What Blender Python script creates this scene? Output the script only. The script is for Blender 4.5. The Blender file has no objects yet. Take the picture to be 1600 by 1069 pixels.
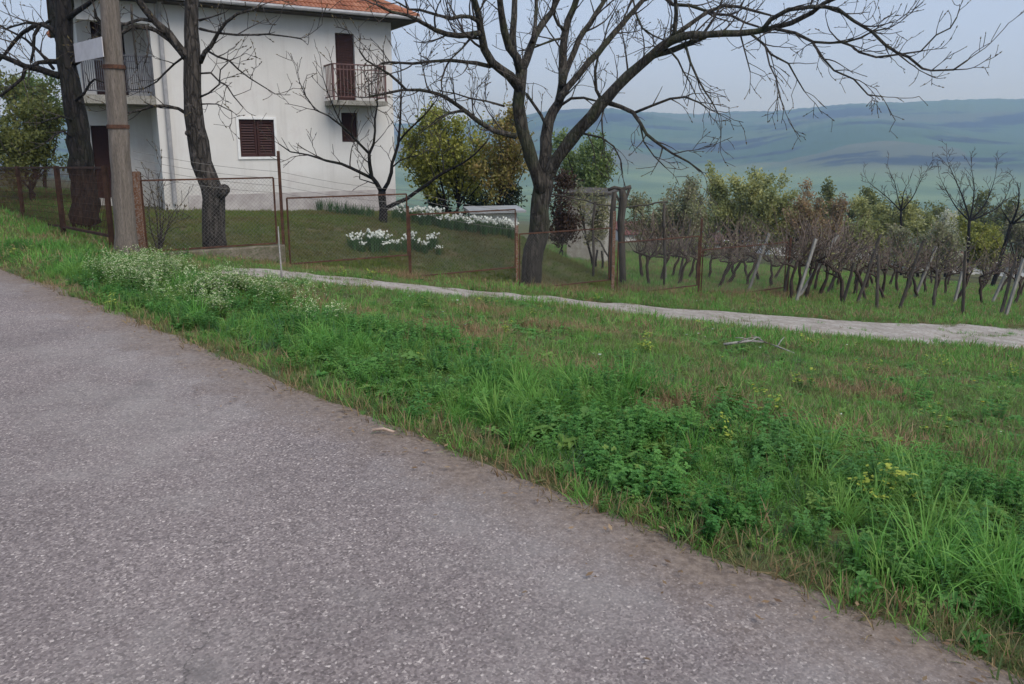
import bpy, math, random
import numpy as np
from mathutils import Vector, Matrix

random.seed(7)
rng = np.random.default_rng(11)
scene = bpy.context.scene
COL = scene.collection

# ------------------------------------------------------------------ camera
EYE = 1.65
FPX = 1200.0                     # focal length in pixels of a 1600 px wide frame
PITCH = math.atan(0.2)
CX, CY = 800.0, 463.0            # principal point
cam_d = bpy.data.cameras.new('camera')
cam = bpy.data.objects.new('camera', cam_d)
COL.objects.link(cam)
cam.location = (0, 0, EYE)
cam.rotation_euler = (math.radians(90) - PITCH, 0, 0)
cam_d.sensor_width = 36.0
cam_d.lens = 36.0 * FPX / 1600.0
cam_d.shift_y = (CY - 534.5) / 1600.0
cam_d.clip_start = 0.05
cam_d.clip_end = 20000
scene.camera = cam

# ------------------------------------------------------------------ world + sun
SUN_EL, SUN_AZ = math.radians(50), math.radians(140)      # azimuth: from +Y towards +X
world = bpy.data.worlds.new('World')
scene.world = world
world.use_nodes = True
wn = world.node_tree.nodes
wl = world.node_tree.links
for n in list(wn):
    wn.remove(n)
sky = wn.new('ShaderNodeTexSky')
sky.sky_type = 'NISHITA'
sky.sun_disc = False
sky.sun_elevation = SUN_EL
sky.sun_rotation = SUN_AZ
sky.air_density = 1.0
sky.dust_density = 4.0
sky.ozone_density = 1.5
hs = wn.new('ShaderNodeHueSaturation')
hs.inputs['Saturation'].default_value = 0.5
mixc = wn.new('ShaderNodeMix')
mixc.data_type = 'RGBA'
mixc.inputs[0].default_value = 0.85                       # an even overcast veil over the clear sky
mixc.inputs[7].default_value = (2.7, 3.45, 4.95, 1)
bg = wn.new('ShaderNodeBackground')
bg.inputs['Strength'].default_value = 0.10
wo = wn.new('ShaderNodeOutputWorld')
wl.new(sky.outputs[0], hs.inputs['Color'])
wl.new(hs.outputs[0], mixc.inputs[6])
wl.new(mixc.outputs[2], bg.inputs['Color'])
wl.new(bg.outputs[0], wo.inputs['Surface'])

sun_d = bpy.data.lights.new('sun', 'SUN')
sun_d.energy = 1.4
sun_d.angle = math.radians(45)
sun_d.color = (1.0, 0.96, 0.9)
sun = bpy.data.objects.new('sun', sun_d)
COL.objects.link(sun)
sdir = Vector((math.sin(SUN_AZ) * math.cos(SUN_EL), math.cos(SUN_AZ) * math.cos(SUN_EL), math.sin(SUN_EL)))
sun.rotation_euler = sdir.to_track_quat('Z', 'Y').to_euler()
sun.location = sdir * 60

scene.view_settings.view_transform = 'Standard'
scene.view_settings.look = 'None'
scene.view_settings.exposure = 0.85
scene.view_settings.gamma = 1.0
scene.view_settings.use_curve_mapping = False
scene.cycles.use_denoising = True
try:
    scene.cycles.denoiser = 'OPENIMAGEDENOISE'
except Exception:
    pass
scene.cycles.max_bounces = 6
scene.cycles.transparent_max_bounces = 8
scene.cycles.volume_bounces = 0

# ------------------------------------------------------------------ small helpers
cp, sp = math.cos(PITCH), math.sin(PITCH)


def ray(px, py):
    """direction of a pixel, scaled so that y (ground depth) is 1"""
    a = (px - CX) / FPX
    b = -(py - CY) / FPX
    x, y, z = a, cp + b * sp, -sp + b * cp
    return np.array([x / y, 1.0, z / y])


def at(px, py, depth):
    r = ray(px, py)
    return np.array([r[0] * depth, depth, EYE + r[2] * depth])


def smooth(a, b, v):
    t = np.clip((v - a) / (b - a), 0, 1)
    return t * t * (3 - 2 * t)


_perm = np.random.default_rng(3).random((256, 256))


def vnoise(x, y, s=1.0, o=0):
    x = np.asarray(x, float) * s + 37.3 + o * 11.7
    y = np.asarray(y, float) * s + 91.1 + o * 5.3
    xi, yi = np.floor(x).astype(int), np.floor(y).astype(int)
    xf, yf = x - xi, y - yi
    xf, yf = xf * xf * (3 - 2 * xf), yf * yf * (3 - 2 * yf)
    g = lambda i, j: _perm[(xi + i) % 256, (yi + j) % 256]
    return (g(0, 0) * (1 - xf) + g(1, 0) * xf) * (1 - yf) + (g(0, 1) * (1 - xf) + g(1, 1) * xf) * yf


# road edge: a point, its direction and the normal away from the road
RE = np.array([1.37, 2.41])
RU = np.array([-0.724, 0.690])
RN = np.array([0.690, 0.724])
# garden fence: corner, direction, normal towards the garden
FO = np.array([-6.3, 13.2])
FD = np.array([0.866, 0.5])
FN = np.array([-0.5, 0.866])

_dp = [-400, 0, 1.2, 2.5, 5, 9.7, 13, 18, 25, 35, 60, 110, 200, 400, 900, 3000]
_zp = [0, 0, -0.03, -0.23, -0.68, -1.6, -2.02, -2.6, -3.35, -4.7, -8.0, -14.5, -27, -48, -66, -75]


def roadd(x, y):
    return RN[0] * (x - RE[0]) + RN[1] * (y - RE[1])


def fence_se(x, y):
    dx, dy = x - FO[0], y - FO[1]
    return FD[0] * dx + FD[1] * dy, FN[0] * dx + FN[1] * dy


def H(x, y):
    x = np.asarray(x, float)
    y = np.asarray(y, float)
    d = roadd(x, y)
    f = (np.interp(d - 0.5, _dp, _zp) + np.interp(d, _dp, _zp) * 2 + np.interp(d + 0.5, _dp, _zp)) / 4
    s, e = fence_se(x, y)
    zg = -0.12 - 0.045 * np.clip(s, -8, 14)
    w = smooth(0.3, 5.5, e) * smooth(13.5, 8.5, s) * smooth(26, 17, e)
    z = f * (1 - w) + zg * w
    bump = (vnoise(x, y, 1.1) - 0.5) * 0.055 + (vnoise(x, y, 3.1, 1) - 0.5) * 0.03
    z = z + bump * smooth(0.15, 1.5, d) * smooth(60, 30, np.hypot(x, y))
    # far valley side and the ridge across it
    r = np.hypot(x, y)
    az = np.degrees(np.arctan2(x, np.maximum(y, 1e-3) * 1.0))
    ridge = 106 + 28 * smooth(8, 36, az) - 34 * smooth(8, -8, az) + 4 * np.sin(az * 0.21 + 1.0) + 2 * np.sin(az * 0.9) + 5 * vnoise(az, az * 0, 2.2, 8) + 4 * vnoise(az, az * 0, 9.0, 9)
    up = smooth(1000, 3000, r + 110 * np.sin(az * 0.33))
    roll = (vnoise(x * .8 + y * .5, y * .35 - x * .2, 1 / 420.0, 2) - 0.5) * 95 * smooth(900, 1700, r) * smooth(2750, 2100, r)
    z = z * (1 - up) + (ridge) * up + roll * (0.4 + up * 0.6)
    return z


def hit(px, py, tmax=200):
    """where a pixel's ray meets the ground"""
    r = ray(px, py)
    t = 1.0
    while t < tmax:
        if EYE + r[2] * t <= float(H(r[0] * t, t)):
            lo, hi = t - 0.25, t
            for _ in range(20):
                m = (lo + hi) / 2
                if EYE + r[2] * m <= float(H(r[0] * m, m)):
                    hi = m
                else:
                    lo = m
            return np.array([r[0] * hi, hi, float(H(r[0] * hi, hi))])
        t += 0.25
    return np.array([r[0] * tmax, tmax, float(H(r[0] * tmax, tmax))])


def tag(o, label=None, cat=None, group=None, kind=None):
    if label:
        o['label'] = label
    if cat:
        o['category'] = cat
    if group:
        o['group'] = group
    if kind:
        o['kind'] = kind
    return o


class MB:
    """collects verts / faces of one mesh"""
    def __init__(s):
        s.v = []
        s.f = []

    def add(s, vs, fs):
        n = len(s.v)
        s.v.extend([tuple(map(float, v)) for v in vs])
        s.f.extend([tuple(i + n for i in f) for f in fs])

    def box(s, x0, x1, y0, y1, z0, z1):
        s.add([(x0, y0, z0), (x1, y0, z0), (x1, y1, z0), (x0, y1, z0), (x0, y0, z1), (x1, y0, z1), (x1, y1, z1), (x0, y1, z1)],
              [(0, 3, 2, 1), (4, 5, 6, 7), (0, 1, 5, 4), (1, 2, 6, 5), (2, 3, 7, 6), (3, 0, 4, 7)])

    def bar(s, a, b, w, h=None, up=(0, 0, 1)):
        h = h or w
        a, b = Vector(a), Vector(b)
        t = (b - a).normalized()
        up = Vector(up)
        if abs(t.dot(up)) > 0.95:
            up = Vector((1, 0, 0))
        x = t.cross(up).normalized() * (w / 2)
        y = t.cross(x).normalized() * (h / 2)
        vs = [a - x - y, a + x - y, a + x + y, a - x + y, b - x - y, b + x - y, b + x + y, b - x + y]
        s.add(vs, [(0, 3, 2, 1), (4, 5, 6, 7), (0, 1, 5, 4), (1, 2, 6, 5), (2, 3, 7, 6), (3, 0, 4, 7)])

    def tube(s, pts, rad, n=6, cap=True):
        P = [Vector(p) for p in pts]
        m = len(P)
        if m < 2:
            return
        base = len(s.v)
        t0 = (P[1] - P[0]).normalized()
        ref = Vector((0, 0, 1)) if abs(t0.z) < 0.9 else Vector((1, 0, 0))
        u = t0.cross(ref).normalized()
        for i in range(m):
            t = (P[min(i + 1, m - 1)] - P[max(i - 1, 0)])
            if t.length < 1e-9:
                t = t0.copy()
            t.normalize()
            u = (u - t * u.dot(t))
            if u.length < 1e-6:
                u = t.cross(Vector((0.3, 0.5, 0.8)))
            u.normalize()
            w = t.cross(u)
            r = rad[i]
            for k in range(n):
                a = 2 * math.pi * k / n
                q = P[i] + u * (r * math.cos(a)) + w * (r * math.sin(a))
                s.v.append((q.x, q.y, q.z))
        for i in range(m - 1):
            for k in range(n):
                a, b = base + i * n + k, base + i * n + (k + 1) % n
                s.f.append((a, b, b + n, a + n))
        if cap:
            s.f.append(tuple(base + (m - 1) * n + k for k in range(n)))
            s.f.append(tuple(base + n - 1 - k for k in range(n)))

    def mesh(s, name, mat=None, smooth_=False):
        me = bpy.data.meshes.new(name)
        me.from_pydata(s.v, [], s.f)
        if mat:
            me.materials.append(mat)
        if smooth_:
            me.polygons.foreach_set('use_smooth', [True] * len(me.polygons))
        me.update()
        return me

    def build(s, name, mat=None, parent=None, smooth_=False):
        return link(name, s.mesh(name, mat, smooth_), parent)


def link(name, me, parent=None):
    o = bpy.data.objects.new(name, me)
    COL.objects.link(o)
    if parent is not None:
        o.parent = parent
    return o


def empty(name, loc, rz=0.0):
    o = bpy.data.objects.new(name, None)
    COL.objects.link(o)
    o.location = tuple(map(float, loc))
    o.rotation_euler = (0, 0, rz)
    o.empty_display_size = 0.2
    return o


def rel(pts, o):
    l = np.array(o)
    return [tuple(np.array(p) - l) for p in pts]


# ------------------------------------------------------------------ materials
def new_mat(name):
    m = bpy.data.materials.new(name)
    m.use_nodes = True
    nt = m.node_tree
    b = nt.nodes.get('Principled BSDF')
    b.inputs['Roughness'].default_value = 0.85
    b.inputs['Specular IOR Level'].default_value = 0.25
    return m, nt, b


def N(nt, t, **kw):
    n = nt.nodes.new(t)
    for k, v in kw.items():
        if k in n.inputs.keys():
            n.inputs[k].default_value = v
        else:
            setattr(n, k, v)
    return n


def ramp(nt, fac, stops):
    r = nt.nodes.new('ShaderNodeValToRGB')
    el = r.color_ramp.elements
    while len(el) < len(stops):
        el.new(0.5)
    for e, (p, c) in zip(el, stops):
        e.position = p
        e.color = (c[0], c[1], c[2], 1)
    nt.links.new(fac, r.inputs[0])
    return r.outputs[0]


def mix(nt, fac, a, b, mode='MIX'):
    m = nt.nodes.new('ShaderNodeMix')
    m.data_type = 'RGBA'
    m.blend_type = mode
    for sock, v in ((m.inputs[0], fac), (m.inputs[6], a), (m.inputs[7], b)):
        if isinstance(v, (int, float)):
            sock.default_value = v
        elif isinstance(v, tuple):
            sock.default_value = (*v[:3], 1)
        else:
            nt.links.new(v, sock)
    return m.outputs[2]


def coords(nt, kind='Object', scale=(1, 1, 1)):
    tc = nt.nodes.new('ShaderNodeTexCoord')
    mp = nt.nodes.new('ShaderNodeMapping')
    mp.inputs['Scale'].default_value = scale
    nt.links.new(tc.outputs[kind], mp.inputs[0])
    return mp.outputs[0]


def wpos(nt):
    return nt.nodes.new('ShaderNodeNewGeometry').outputs['Position']


def noise(nt, vec, scale, detail=4, rough=0.6, out='Fac'):
    n = nt.nodes.new('ShaderNodeTexNoise')
    n.inputs['Scale'].default_value = scale
    n.inputs['Detail'].default_value = detail
    n.inputs['Roughness'].default_value = rough
    nt.links.new(vec, n.inputs['Vector'])
    return n.outputs[out]


def bump(nt, b, h, strength=0.3, dist=0.01):
    n = nt.nodes.new('ShaderNodeBump')
    n.inputs['Strength'].default_value = strength
    n.inputs['Distance'].default_value = dist
    nt.links.new(h, n.inputs['Height'])
    nt.links.new(n.outputs[0], b.inputs['Normal'])


def simple(name, c1, c2, scale=4.0, rough=0.85, kind='Object', stretch=(1, 1, 1), bs=0.25, bd=0.01, lo=0.35, hi=0.65, fine=None):
    m, nt, b = new_mat(name)
    v = coords(nt, kind, stretch)
    f = noise(nt, v, scale, 6, 0.65)
    c = ramp(nt, f, [(lo, c1), (hi, c2)])
    if fine:
        f2 = noise(nt, v, scale * 7, 3, 0.6)
        c = mix(nt, ramp(nt, f2, [(0.45, (0, 0, 0)), (0.7, (1, 1, 1))]), c, fine)
    nt.links.new(c, b.inputs['Base Color'])
    b.inputs['Roughness'].default_value = rough
    bump(nt, b, f, bs, bd)
    return m


def leaf_mat(name, cols, trans=0.35, patch=None, per='object', rough=0.55):
    """foliage: colour differs from leaf to leaf (or tuft to tuft) and in patches over the ground"""
    m, nt, b = new_mat(name)
    if per == 'object':
        rnd = nt.nodes.new('ShaderNodeObjectInfo').outputs['Random']
    else:
        rnd = nt.nodes.new('ShaderNodeNewGeometry').outputs['Random Per Island']
    n = len(cols)
    c = ramp(nt, rnd, [(i / max(1, n - 1), col) for i, col in enumerate(cols)])
    if per == 'island':
        c = mix(nt, 0.75, c, ramp(nt, noise(nt, wpos(nt), 0.9, 3, .6), [(0.32, (0.6, 0.66, 0.6)), (0.68, (1.35, 1.25, 1.15))]), 'MULTIPLY')
    if patch:
        f = noise(nt, wpos(nt), patch[1], 4, 0.6)
        c = mix(nt, ramp(nt, f, [(0.45, (0, 0, 0)), (0.65, (1, 1, 1))]), c, patch[0])
    nt.links.new(c, b.inputs['Base Color'])
    b.inputs['Roughness'].default_value = rough
    tr = nt.nodes.new('ShaderNodeBsdfTranslucent')
    nt.links.new(c, tr.inputs['Color'])
    ms = nt.nodes.new('ShaderNodeMixShader')
    ms.inputs[0].default_value = trans
    out = nt.nodes.get('Material Output')
    nt.links.new(b.outputs[0], ms.inputs[1])
    nt.links.new(tr.outputs[0], ms.inputs[2])
    nt.links.new(ms.outputs[0], out.inputs['Surface'])
    return m


def bark_mat(name, c1, c2, moss=None, scale=9):
    """fissured bark with grey plates, lichen and mossy patches"""
    m, nt, b = new_mat(name)
    v = coords(nt, 'Object', (1, 1, 0.22))
    f = noise(nt, v, scale, 8, 0.75)
    c = ramp(nt, f, [(0.3, c1), (0.5, tuple(x * .6 + y * .4 for x, y in zip(c1, c2))), (0.68, c2)])
    vo = N(nt, 'ShaderNodeTexVoronoi', Scale=scale * 1.5, feature='DISTANCE_TO_EDGE')
    wv_ = nt.nodes.new('ShaderNodeMix'); wv_.data_type = 'VECTOR'; wv_.inputs[0].default_value = .12
    nt.links.new(v, wv_.inputs[4]); nt.links.new(noise(nt, v, scale, 4, .6, 'Color'), wv_.inputs[5])
    nt.links.new(wv_.outputs[1], vo.inputs['Vector'])
    fis = ramp(nt, vo.outputs['Distance'], [(0.0, (0.25, 0.25, 0.25)), (0.16, (1, 1, 1))])
    c = mix(nt, 0.8, c, fis, 'MULTIPLY')
    lich = ramp(nt, noise(nt, coords(nt), 7, 5, 0.7), [(0.6, (0, 0, 0)), (0.72, (0.6, 0.6, 0.6))])
    c = mix(nt, lich, c, tuple(min(.3, x * 1.9 + .01) for x in c2))
    if moss:
        f2 = noise(nt, coords(nt), 1.6, 4, 0.6)
        c = mix(nt, ramp(nt, f2, [(0.5, (0, 0, 0)), (0.68, (0.7, 0.7, 0.7))]), c, moss)
    nt.links.new(c, b.inputs['Base Color'])
    b.inputs['Roughness'].default_value = 0.95
    hgt = mix(nt, 0.5, fis, noise(nt, v, scale * 2.2, 6, 0.7))
    bump(nt, b, hgt, 1.0, 0.05)
    return m


M = {}
# old light asphalt: crushed stone showing, cracks, dirt towards the edge
m, nt, b = new_mat('asphalt')
P = wpos(nt)
fine = noise(nt, P, 120, 3, 0.75)
mid = noise(nt, P, 30, 3, 0.6)
big = noise(nt, P, 0.9, 5, 0.6)
vor = N(nt, 'ShaderNodeTexVoronoi', Scale=112.0)
nt.links.new(P, vor.inputs['Vector'])
stone = ramp(nt, vor.outputs['Color'], [(0.1, (0.075, 0.066, 0.068)), (0.55, (0.16, 0.142, 0.145)), (0.8, (0.215, 0.195, 0.195)), (0.97, (0.42, 0.39, 0.38))])
c = mix(nt, ramp(nt, fine, [(0.3, (0.75, 0.75, 0.75)), (0.62, (0, 0, 0))]), stone, (0.085, 0.075, 0.078))
c = mix(nt, 0.5, c, ramp(nt, big, [(0.35, (0.66, 0.63, 0.64)), (0.7, (1.18, 1.15, 1.15))]), 'MULTIPLY')
c = mix(nt, 1.0, c, (1.70, 1.60, 1.46), 'MULTIPLY')
worn = noise(nt, coords(nt, 'Object', (1, 1, 1)), 0.55, 6, 0.7)
c = mix(nt, ramp(nt, worn, [(0.48, (0, 0, 0)), (0.66, (0.55, 0.55, 0.55))]), c, (0.30, 0.27, 0.245))
stain = noise(nt, P, 1.7, 5, 0.75)
c = mix(nt, ramp(nt, stain, [(0.58, (0, 0, 0)), (0.74, (0.5, 0.5, 0.5))]), c, (0.11, 0.10, 0.095))
# fine cracks
cv = N(nt, 'ShaderNodeTexVoronoi', Scale=1.0, feature='DISTANCE_TO_EDGE')
wob = nt.nodes.new('ShaderNodeMix'); wob.data_type = 'VECTOR'
nt.links.new(P, wob.inputs[4])
nzc = noise(nt, P, 2.6, 5, 0.7, 'Color')
nt.links.new(nzc, wob.inputs[5]); wob.inputs[0].default_value = 0.22
nt.links.new(wob.outputs[1], cv.inputs['Vector'])
crk = ramp(nt, cv.outputs['Distance'], [(0.0, (.55, .55, .55)), (0.002, (0.4, 0.4, 0.4)), (0.0048, (0, 0, 0))])
gate_ = ramp(nt, noise(nt, P, 1.1, 3, 0.6), [(0.52, (0, 0, 0)), (0.6, (1, 1, 1))])
crk = mix(nt, 1.0, crk, gate_, 'MULTIPLY')
c = mix(nt, crk, c, (0.035, 0.03, 0.03))
att = N(nt, 'ShaderNodeAttribute', attribute_name='edge')
ed = N(nt, 'ShaderNodeMath', operation='ADD')
nt.links.new(att.outputs['Fac'], ed.inputs[0])
nz = N(nt, 'ShaderNodeMath', operation='MULTIPLY')
nt.links.new(noise(nt, P, 2.2, 5, 0.7), nz.inputs[0]); nz.inputs[1].default_value = 0.85
nt.links.new(nz.outputs[0], ed.inputs[1])
dirt = ramp(nt, ed.outputs[0], [(0.55, (1, 1, 1)), (1.0, (0, 0, 0))])
dcol = ramp(nt, mid, [(0.35, (0.13, 0.095, 0.072)), (0.7, (0.26, 0.20, 0.155))])
dm = mix(nt, 1.0, dirt, (0.85, 0.85, 0.85), 'MULTIPLY')
c = mix(nt, dm, c, dcol)
nt.links.new(c, b.inputs['Base Color'])
b.inputs['Roughness'].default_value = 0.9
bump(nt, b, fine, 0.6, 0.006)
M['asphalt'] = m

# soil and thin turf of the near ground
m, nt, b = new_mat('soil')
P = wpos(nt)
f = noise(nt, P, 1.3, 6, 0.7)
f2 = noise(nt, P, 14, 4, 0.7)
c = ramp(nt, f, [(0.3, (0.05, 0.065, 0.022)), (0.5, (0.085, 0.09, 0.035)), (0.66, (0.135, 0.10, 0.055))])
c = mix(nt, 0.6, c, ramp(nt, f2, [(0.3, (0.55, 0.55, 0.55)), (0.7, (1.35, 1.3, 1.25))]), 'MULTIPLY')
nt.links.new(c, b.inputs['Base Color'])
b.inputs['Roughness'].default_value = 1.0
bump(nt, b, f2, 0.8, 0.03)
M['soil'] = m

# far fields and woods
m, nt, b = new_mat('fields')
P = wpos(nt)
mp = nt.nodes.new('ShaderNodeMapping'); mp.inputs['Scale'].default_value = (1, 2.3, 0); mp.inputs['Rotation'].default_value = (0, 0, 0.5)
nt.links.new(P, mp.inputs[0])
vf = N(nt, 'ShaderNodeTexVoronoi', Scale=1 / 260.0)
wb = nt.nodes.new('ShaderNodeMix'); wb.data_type = 'VECTOR'
nt.links.new(mp.outputs[0], wb.inputs[4])
nn = noise(nt, P, 1 / 300.0, 3, 0.5, 'Color')
sc_ = N(nt, 'ShaderNodeVectorMath', operation='SCALE'); sc_.inputs['Scale'].default_value = 700.0
nt.links.new(nn, sc_.inputs[0])
nt.links.new(sc_.outputs[0], wb.inputs[5]); wb.inputs[0].default_value = 0.35
nt.links.new(wb.outputs[1], vf.inputs['Vector'])
c = ramp(nt, vf.outputs['Color'], [(0.0, (0.05, 0.09, 0.03)), (0.35, (0.085, 0.16, 0.05)), (0.6, (0.17, 0.15, 0.09)), (0.8, (0.06, 0.12, 0.035)), (1.0, (0.12, 0.2, 0.06))])
wmp = nt.nodes.new('ShaderNodeMapping'); wmp.inputs['Scale'].default_value = (0.4, 1, 0); nt.links.new(P, wmp.inputs[0])
wood = ramp(nt, noise(nt, wmp.outputs[0], 1 / 150.0, 7, 0.65), [(0.52, (0, 0, 0)), (0.56, (1, 1, 1))])
c = mix(nt, wood, c, (0.024, 0.032, 0.026))
c = mix(nt, 1.0, c, (0.66, 0.66, 0.68), 'MULTIPLY')
sx = nt.nodes.new('ShaderNodeSeparateXYZ'); nt.links.new(P, sx.inputs[0])
low = N(nt, 'ShaderNodeMapRange'); low.inputs[1].default_value = -30.0; low.inputs[2].default_value = -52.0
nt.links.new(sx.outputs[2], low.inputs[0])
mead = ramp(nt, noise(nt, wmp.outputs[0], 1 / 220.0, 5, .6), [(0.4, (0.09, 0.15, 0.07)), (0.62, (0.17, 0.24, 0.11))])
lm_ = N(nt, 'ShaderNodeMath', operation='MULTIPLY'); lm_.inputs[1].default_value = .85
nt.links.new(low.outputs[0], lm_.inputs[0])
c = mix(nt, lm_.outputs[0], c, mead)
nt.links.new(c, b.inputs['Base Color'])
b.inputs['Roughness'].default_value = 1.0
M['fields'] = m

M['track'] = simple('track_dirt', (0.26, 0.225, 0.19), (0.42, 0.38, 0.335), 2.2, 0.95, bs=0.4, bd=0.02, fine=(0.2, 0.165, 0.13))
M['plaster'] = None
m, nt, b = new_mat('plaster')
v = coords(nt)
f = noise(nt, v, 0.45, 6, 0.6)
f2 = noise(nt, v, 14, 4, 0.6)
c = ramp(nt, f, [(0.3, (0.60, 0.575, 0.54)), (0.7, (0.72, 0.70, 0.67))])
st = noise(nt, coords(nt, 'Object', (3.0, 3.0, 0.22)), 1.3, 5, 0.7)
c = mix(nt, ramp(nt, st, [(0.5, (0, 0, 0)), (0.74, (0.34, 0.34, 0.34))]), c, (0.42, 0.39, 0.36))
blot = noise(nt, v, 0.9, 7, 0.7)
c = mix(nt, ramp(nt, blot, [(0.54, (0, 0, 0)), (0.7, (0.45, 0.45, 0.45))]), c, (0.50, 0.44, 0.42))
sx = nt.nodes.new('ShaderNodeSeparateXYZ'); nt.links.new(v, sx.inputs[0])
spl = N(nt, 'ShaderNodeMapRange'); spl.inputs[1].default_value = 0.9; spl.inputs[2].default_value = -0.2     # mud splashed up from the ground
nt.links.new(sx.outputs[2], spl.inputs[0])
sm = N(nt, 'ShaderNodeMath', operation='MULTIPLY'); nt.links.new(spl.outputs[0], sm.inputs[0]); nt.links.new(noise(nt, v, 3.0, 5, .7), sm.inputs[1])
c = mix(nt, sm.outputs[0], c, (0.33, 0.30, 0.26))
nt.links.new(c, b.inputs['Base Color'])
b.inputs['Roughness'].default_value = 0.95
bump(nt, b, f2, 0.35, 0.008)
M['plaster'] = m
M['plinth'] = simple('plinth_render', (0.36, 0.32, 0.305), (0.50, 0.46, 0.44), 3, 0.95)
M['concrete'] = simple('concrete', (0.22, 0.205, 0.18), (0.36, 0.34, 0.30), 3.5, 0.95, fine=(0.15, 0.14, 0.11))
M['mossy'] = simple('mossy_concrete', (0.10, 0.085, 0.06), (0.21, 0.18, 0.14), 4, 0.95, fine=(0.08, 0.09, 0.04))
M['white_trim'] = simple('white_trim', (0.70, 0.69, 0.67), (0.80, 0.79, 0.77), 5, 0.8, bs=0.1)
M['shutter'] = simple('shutter_brown', (0.032, 0.013, 0.012), (0.055, 0.02, 0.018), 12, 0.6, stretch=(1, 1, 4))
M['dark_wood'] = simple('dark_wood', (0.03, 0.013, 0.011), (0.055, 0.022, 0.018), 9, 0.65, stretch=(5, 5, 0.6))
M['metal_pink'] = simple('painted_rail', (0.10, 0.055, 0.05), (0.17, 0.095, 0.088), 8, 0.6)
M['rail_grey'] = simple('grey_rail', (0.05, 0.05, 0.06), (0.10, 0.10, 0.11), 8, 0.5)
M['pipe'] = simple('zinc_pipe', (0.27, 0.265, 0.27), (0.38, 0.37, 0.37), 6, 0.55)
M['soffit'] = simple('soffit_board', (0.05, 0.042, 0.036), (0.09, 0.078, 0.066), 7, 0.8)
M['rust'] = simple('rusty_iron', (0.055, 0.026, 0.018), (0.135, 0.066, 0.04), 6, 0.85, fine=(0.05, 0.025, 0.018))
M['rust_dark'] = simple('dark_rusty_iron', (0.035, 0.018, 0.012), (0.08, 0.04, 0.025), 6, 0.85)
M['rust_bright'] = simple('orange_rusty_iron', (0.11, 0.045, 0.022), (0.22, 0.10, 0.05), 5, 0.85, fine=(0.3, 0.26, 0.23))
M['wire'] = simple('galvanised_wire', (0.16, 0.15, 0.14), (0.24, 0.22, 0.2), 9, 0.6, bs=0)
M['pole'] = simple('weathered_pole', (0.13, 0.108, 0.088), (0.235, 0.195, 0.165), 5, 0.95, stretch=(5, 5, 0.35), bs=0.8, bd=0.02, fine=(0.085, 0.07, 0.058))
M['sign'] = simple('sign_back', (0.46, 0.43, 0.43), (0.58, 0.55, 0.55), 4, 0.6, bs=0.05)
M['old_wood'] = simple('old_wood', (0.04, 0.034, 0.028), (0.105, 0.09, 0.075), 6, 0.95, stretch=(4, 4, 0.4), bs=0.7)
M['stake_light'] = simple('grey_stake', (0.18, 0.168, 0.15), (0.33, 0.31, 0.28), 8, 0.95, stretch=(3, 3, 0.5))
M['vine'] = simple('vine_bark', (0.03, 0.021, 0.017), (0.085, 0.063, 0.05), 18, 0.98, stretch=(1, 1, 0.4), bs=0.8)
M['cane'] = simple('vine_cane', (0.07, 0.052, 0.043), (0.175, 0.135, 0.108), 10, 0.9, bs=0.1)
M['twig'] = simple('twig_bark', (0.035, 0.029, 0.026), (0.085, 0.07, 0.06), 9, 0.95, bs=0.2)
M['walnut'] = bark_mat('walnut_bark', (0.022, 0.018, 0.015), (0.125, 0.108, 0.09), (0.05, 0.06, 0.026))
M['bark_grey'] = bark_mat('grey_bark', (0.03, 0.026, 0.022), (0.125, 0.106, 0.092))
M['bark_dark'] = bark_mat('dark_bark', (0.010, 0.009, 0.008), (0.05, 0.042, 0.038), (0.026, 0.028, 0.015))
M['bud'] = simple('bud', (0.075, 0.055, 0.03), (0.12, 0.095, 0.045), 20, 0.9, bs=0)
M['stone_wall'] = simple('rough_wall', (0.33, 0.30, 0.26), (0.52, 0.49, 0.43), 6, 0.95, fine=(0.2, 0.17, 0.14))
M['metal_roof'] = simple('grey_sheet_roof', (0.27, 0.28, 0.29), (0.36, 0.37, 0.38), 3, 0.6)
M['glass'] = simple('dark_glass', (0.02, 0.022, 0.025), (0.03, 0.033, 0.036), 2, 0.15, bs=0)

m, nt, b = new_mat('roof_tile')
rnd = nt.nodes.new('ShaderNodeObjectInfo').outputs['Random']
c = ramp(nt, rnd, [(0, (0.21, 0.075, 0.04)), (0.5, (0.29, 0.11, 0.06)), (1, (0.37, 0.165, 0.095))])
f = noise(nt, wpos(nt), 6, 5, 0.7)
c = mix(nt, ramp(nt, f, [(0.5, (0, 0, 0)), (0.72, (0.7, 0.7, 0.7))]), c, (0.16, 0.075, 0.045))
nt.links.new(c, b.inputs['Base Color'])
M['tile'] = m

G1 = [(0.075, 0.215, 0.04), (0.12, 0.31, 0.055), (0.17, 0.39, 0.075), (0.25, 0.43, 0.10)]
M['grass'] = leaf_mat('grass_blade', G1, 0.42, ((0.19, 0.33, 0.07), 0.7))
M['grass_blue'] = leaf_mat('grass_blue', [(0.07, 0.15, 0.065), (0.11, 0.21, 0.10), (0.17, 0.27, 0.14)], 0.4)
M['grass_yellow'] = leaf_mat('grass_yellow', [(0.16, 0.26, 0.05), (0.22, 0.30, 0.06), (0.28, 0.32, 0.09)], 0.4)
M['grass_short'] = leaf_mat('grass_short', [(0.09, 0.17, 0.05), (0.14, 0.20, 0.065), (0.19, 0.22, 0.085), (0.24, 0.225, 0.10)], 0.35, ((0.24, 0.205, 0.10), 0.9))
M['lawn'] = leaf_mat('lawn_blade', [(0.10, 0.16, 0.032), (0.14, 0.19, 0.04), (0.18, 0.20, 0.05)], 0.38, ((0.17, 0.15, 0.05), 0.8))
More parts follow.
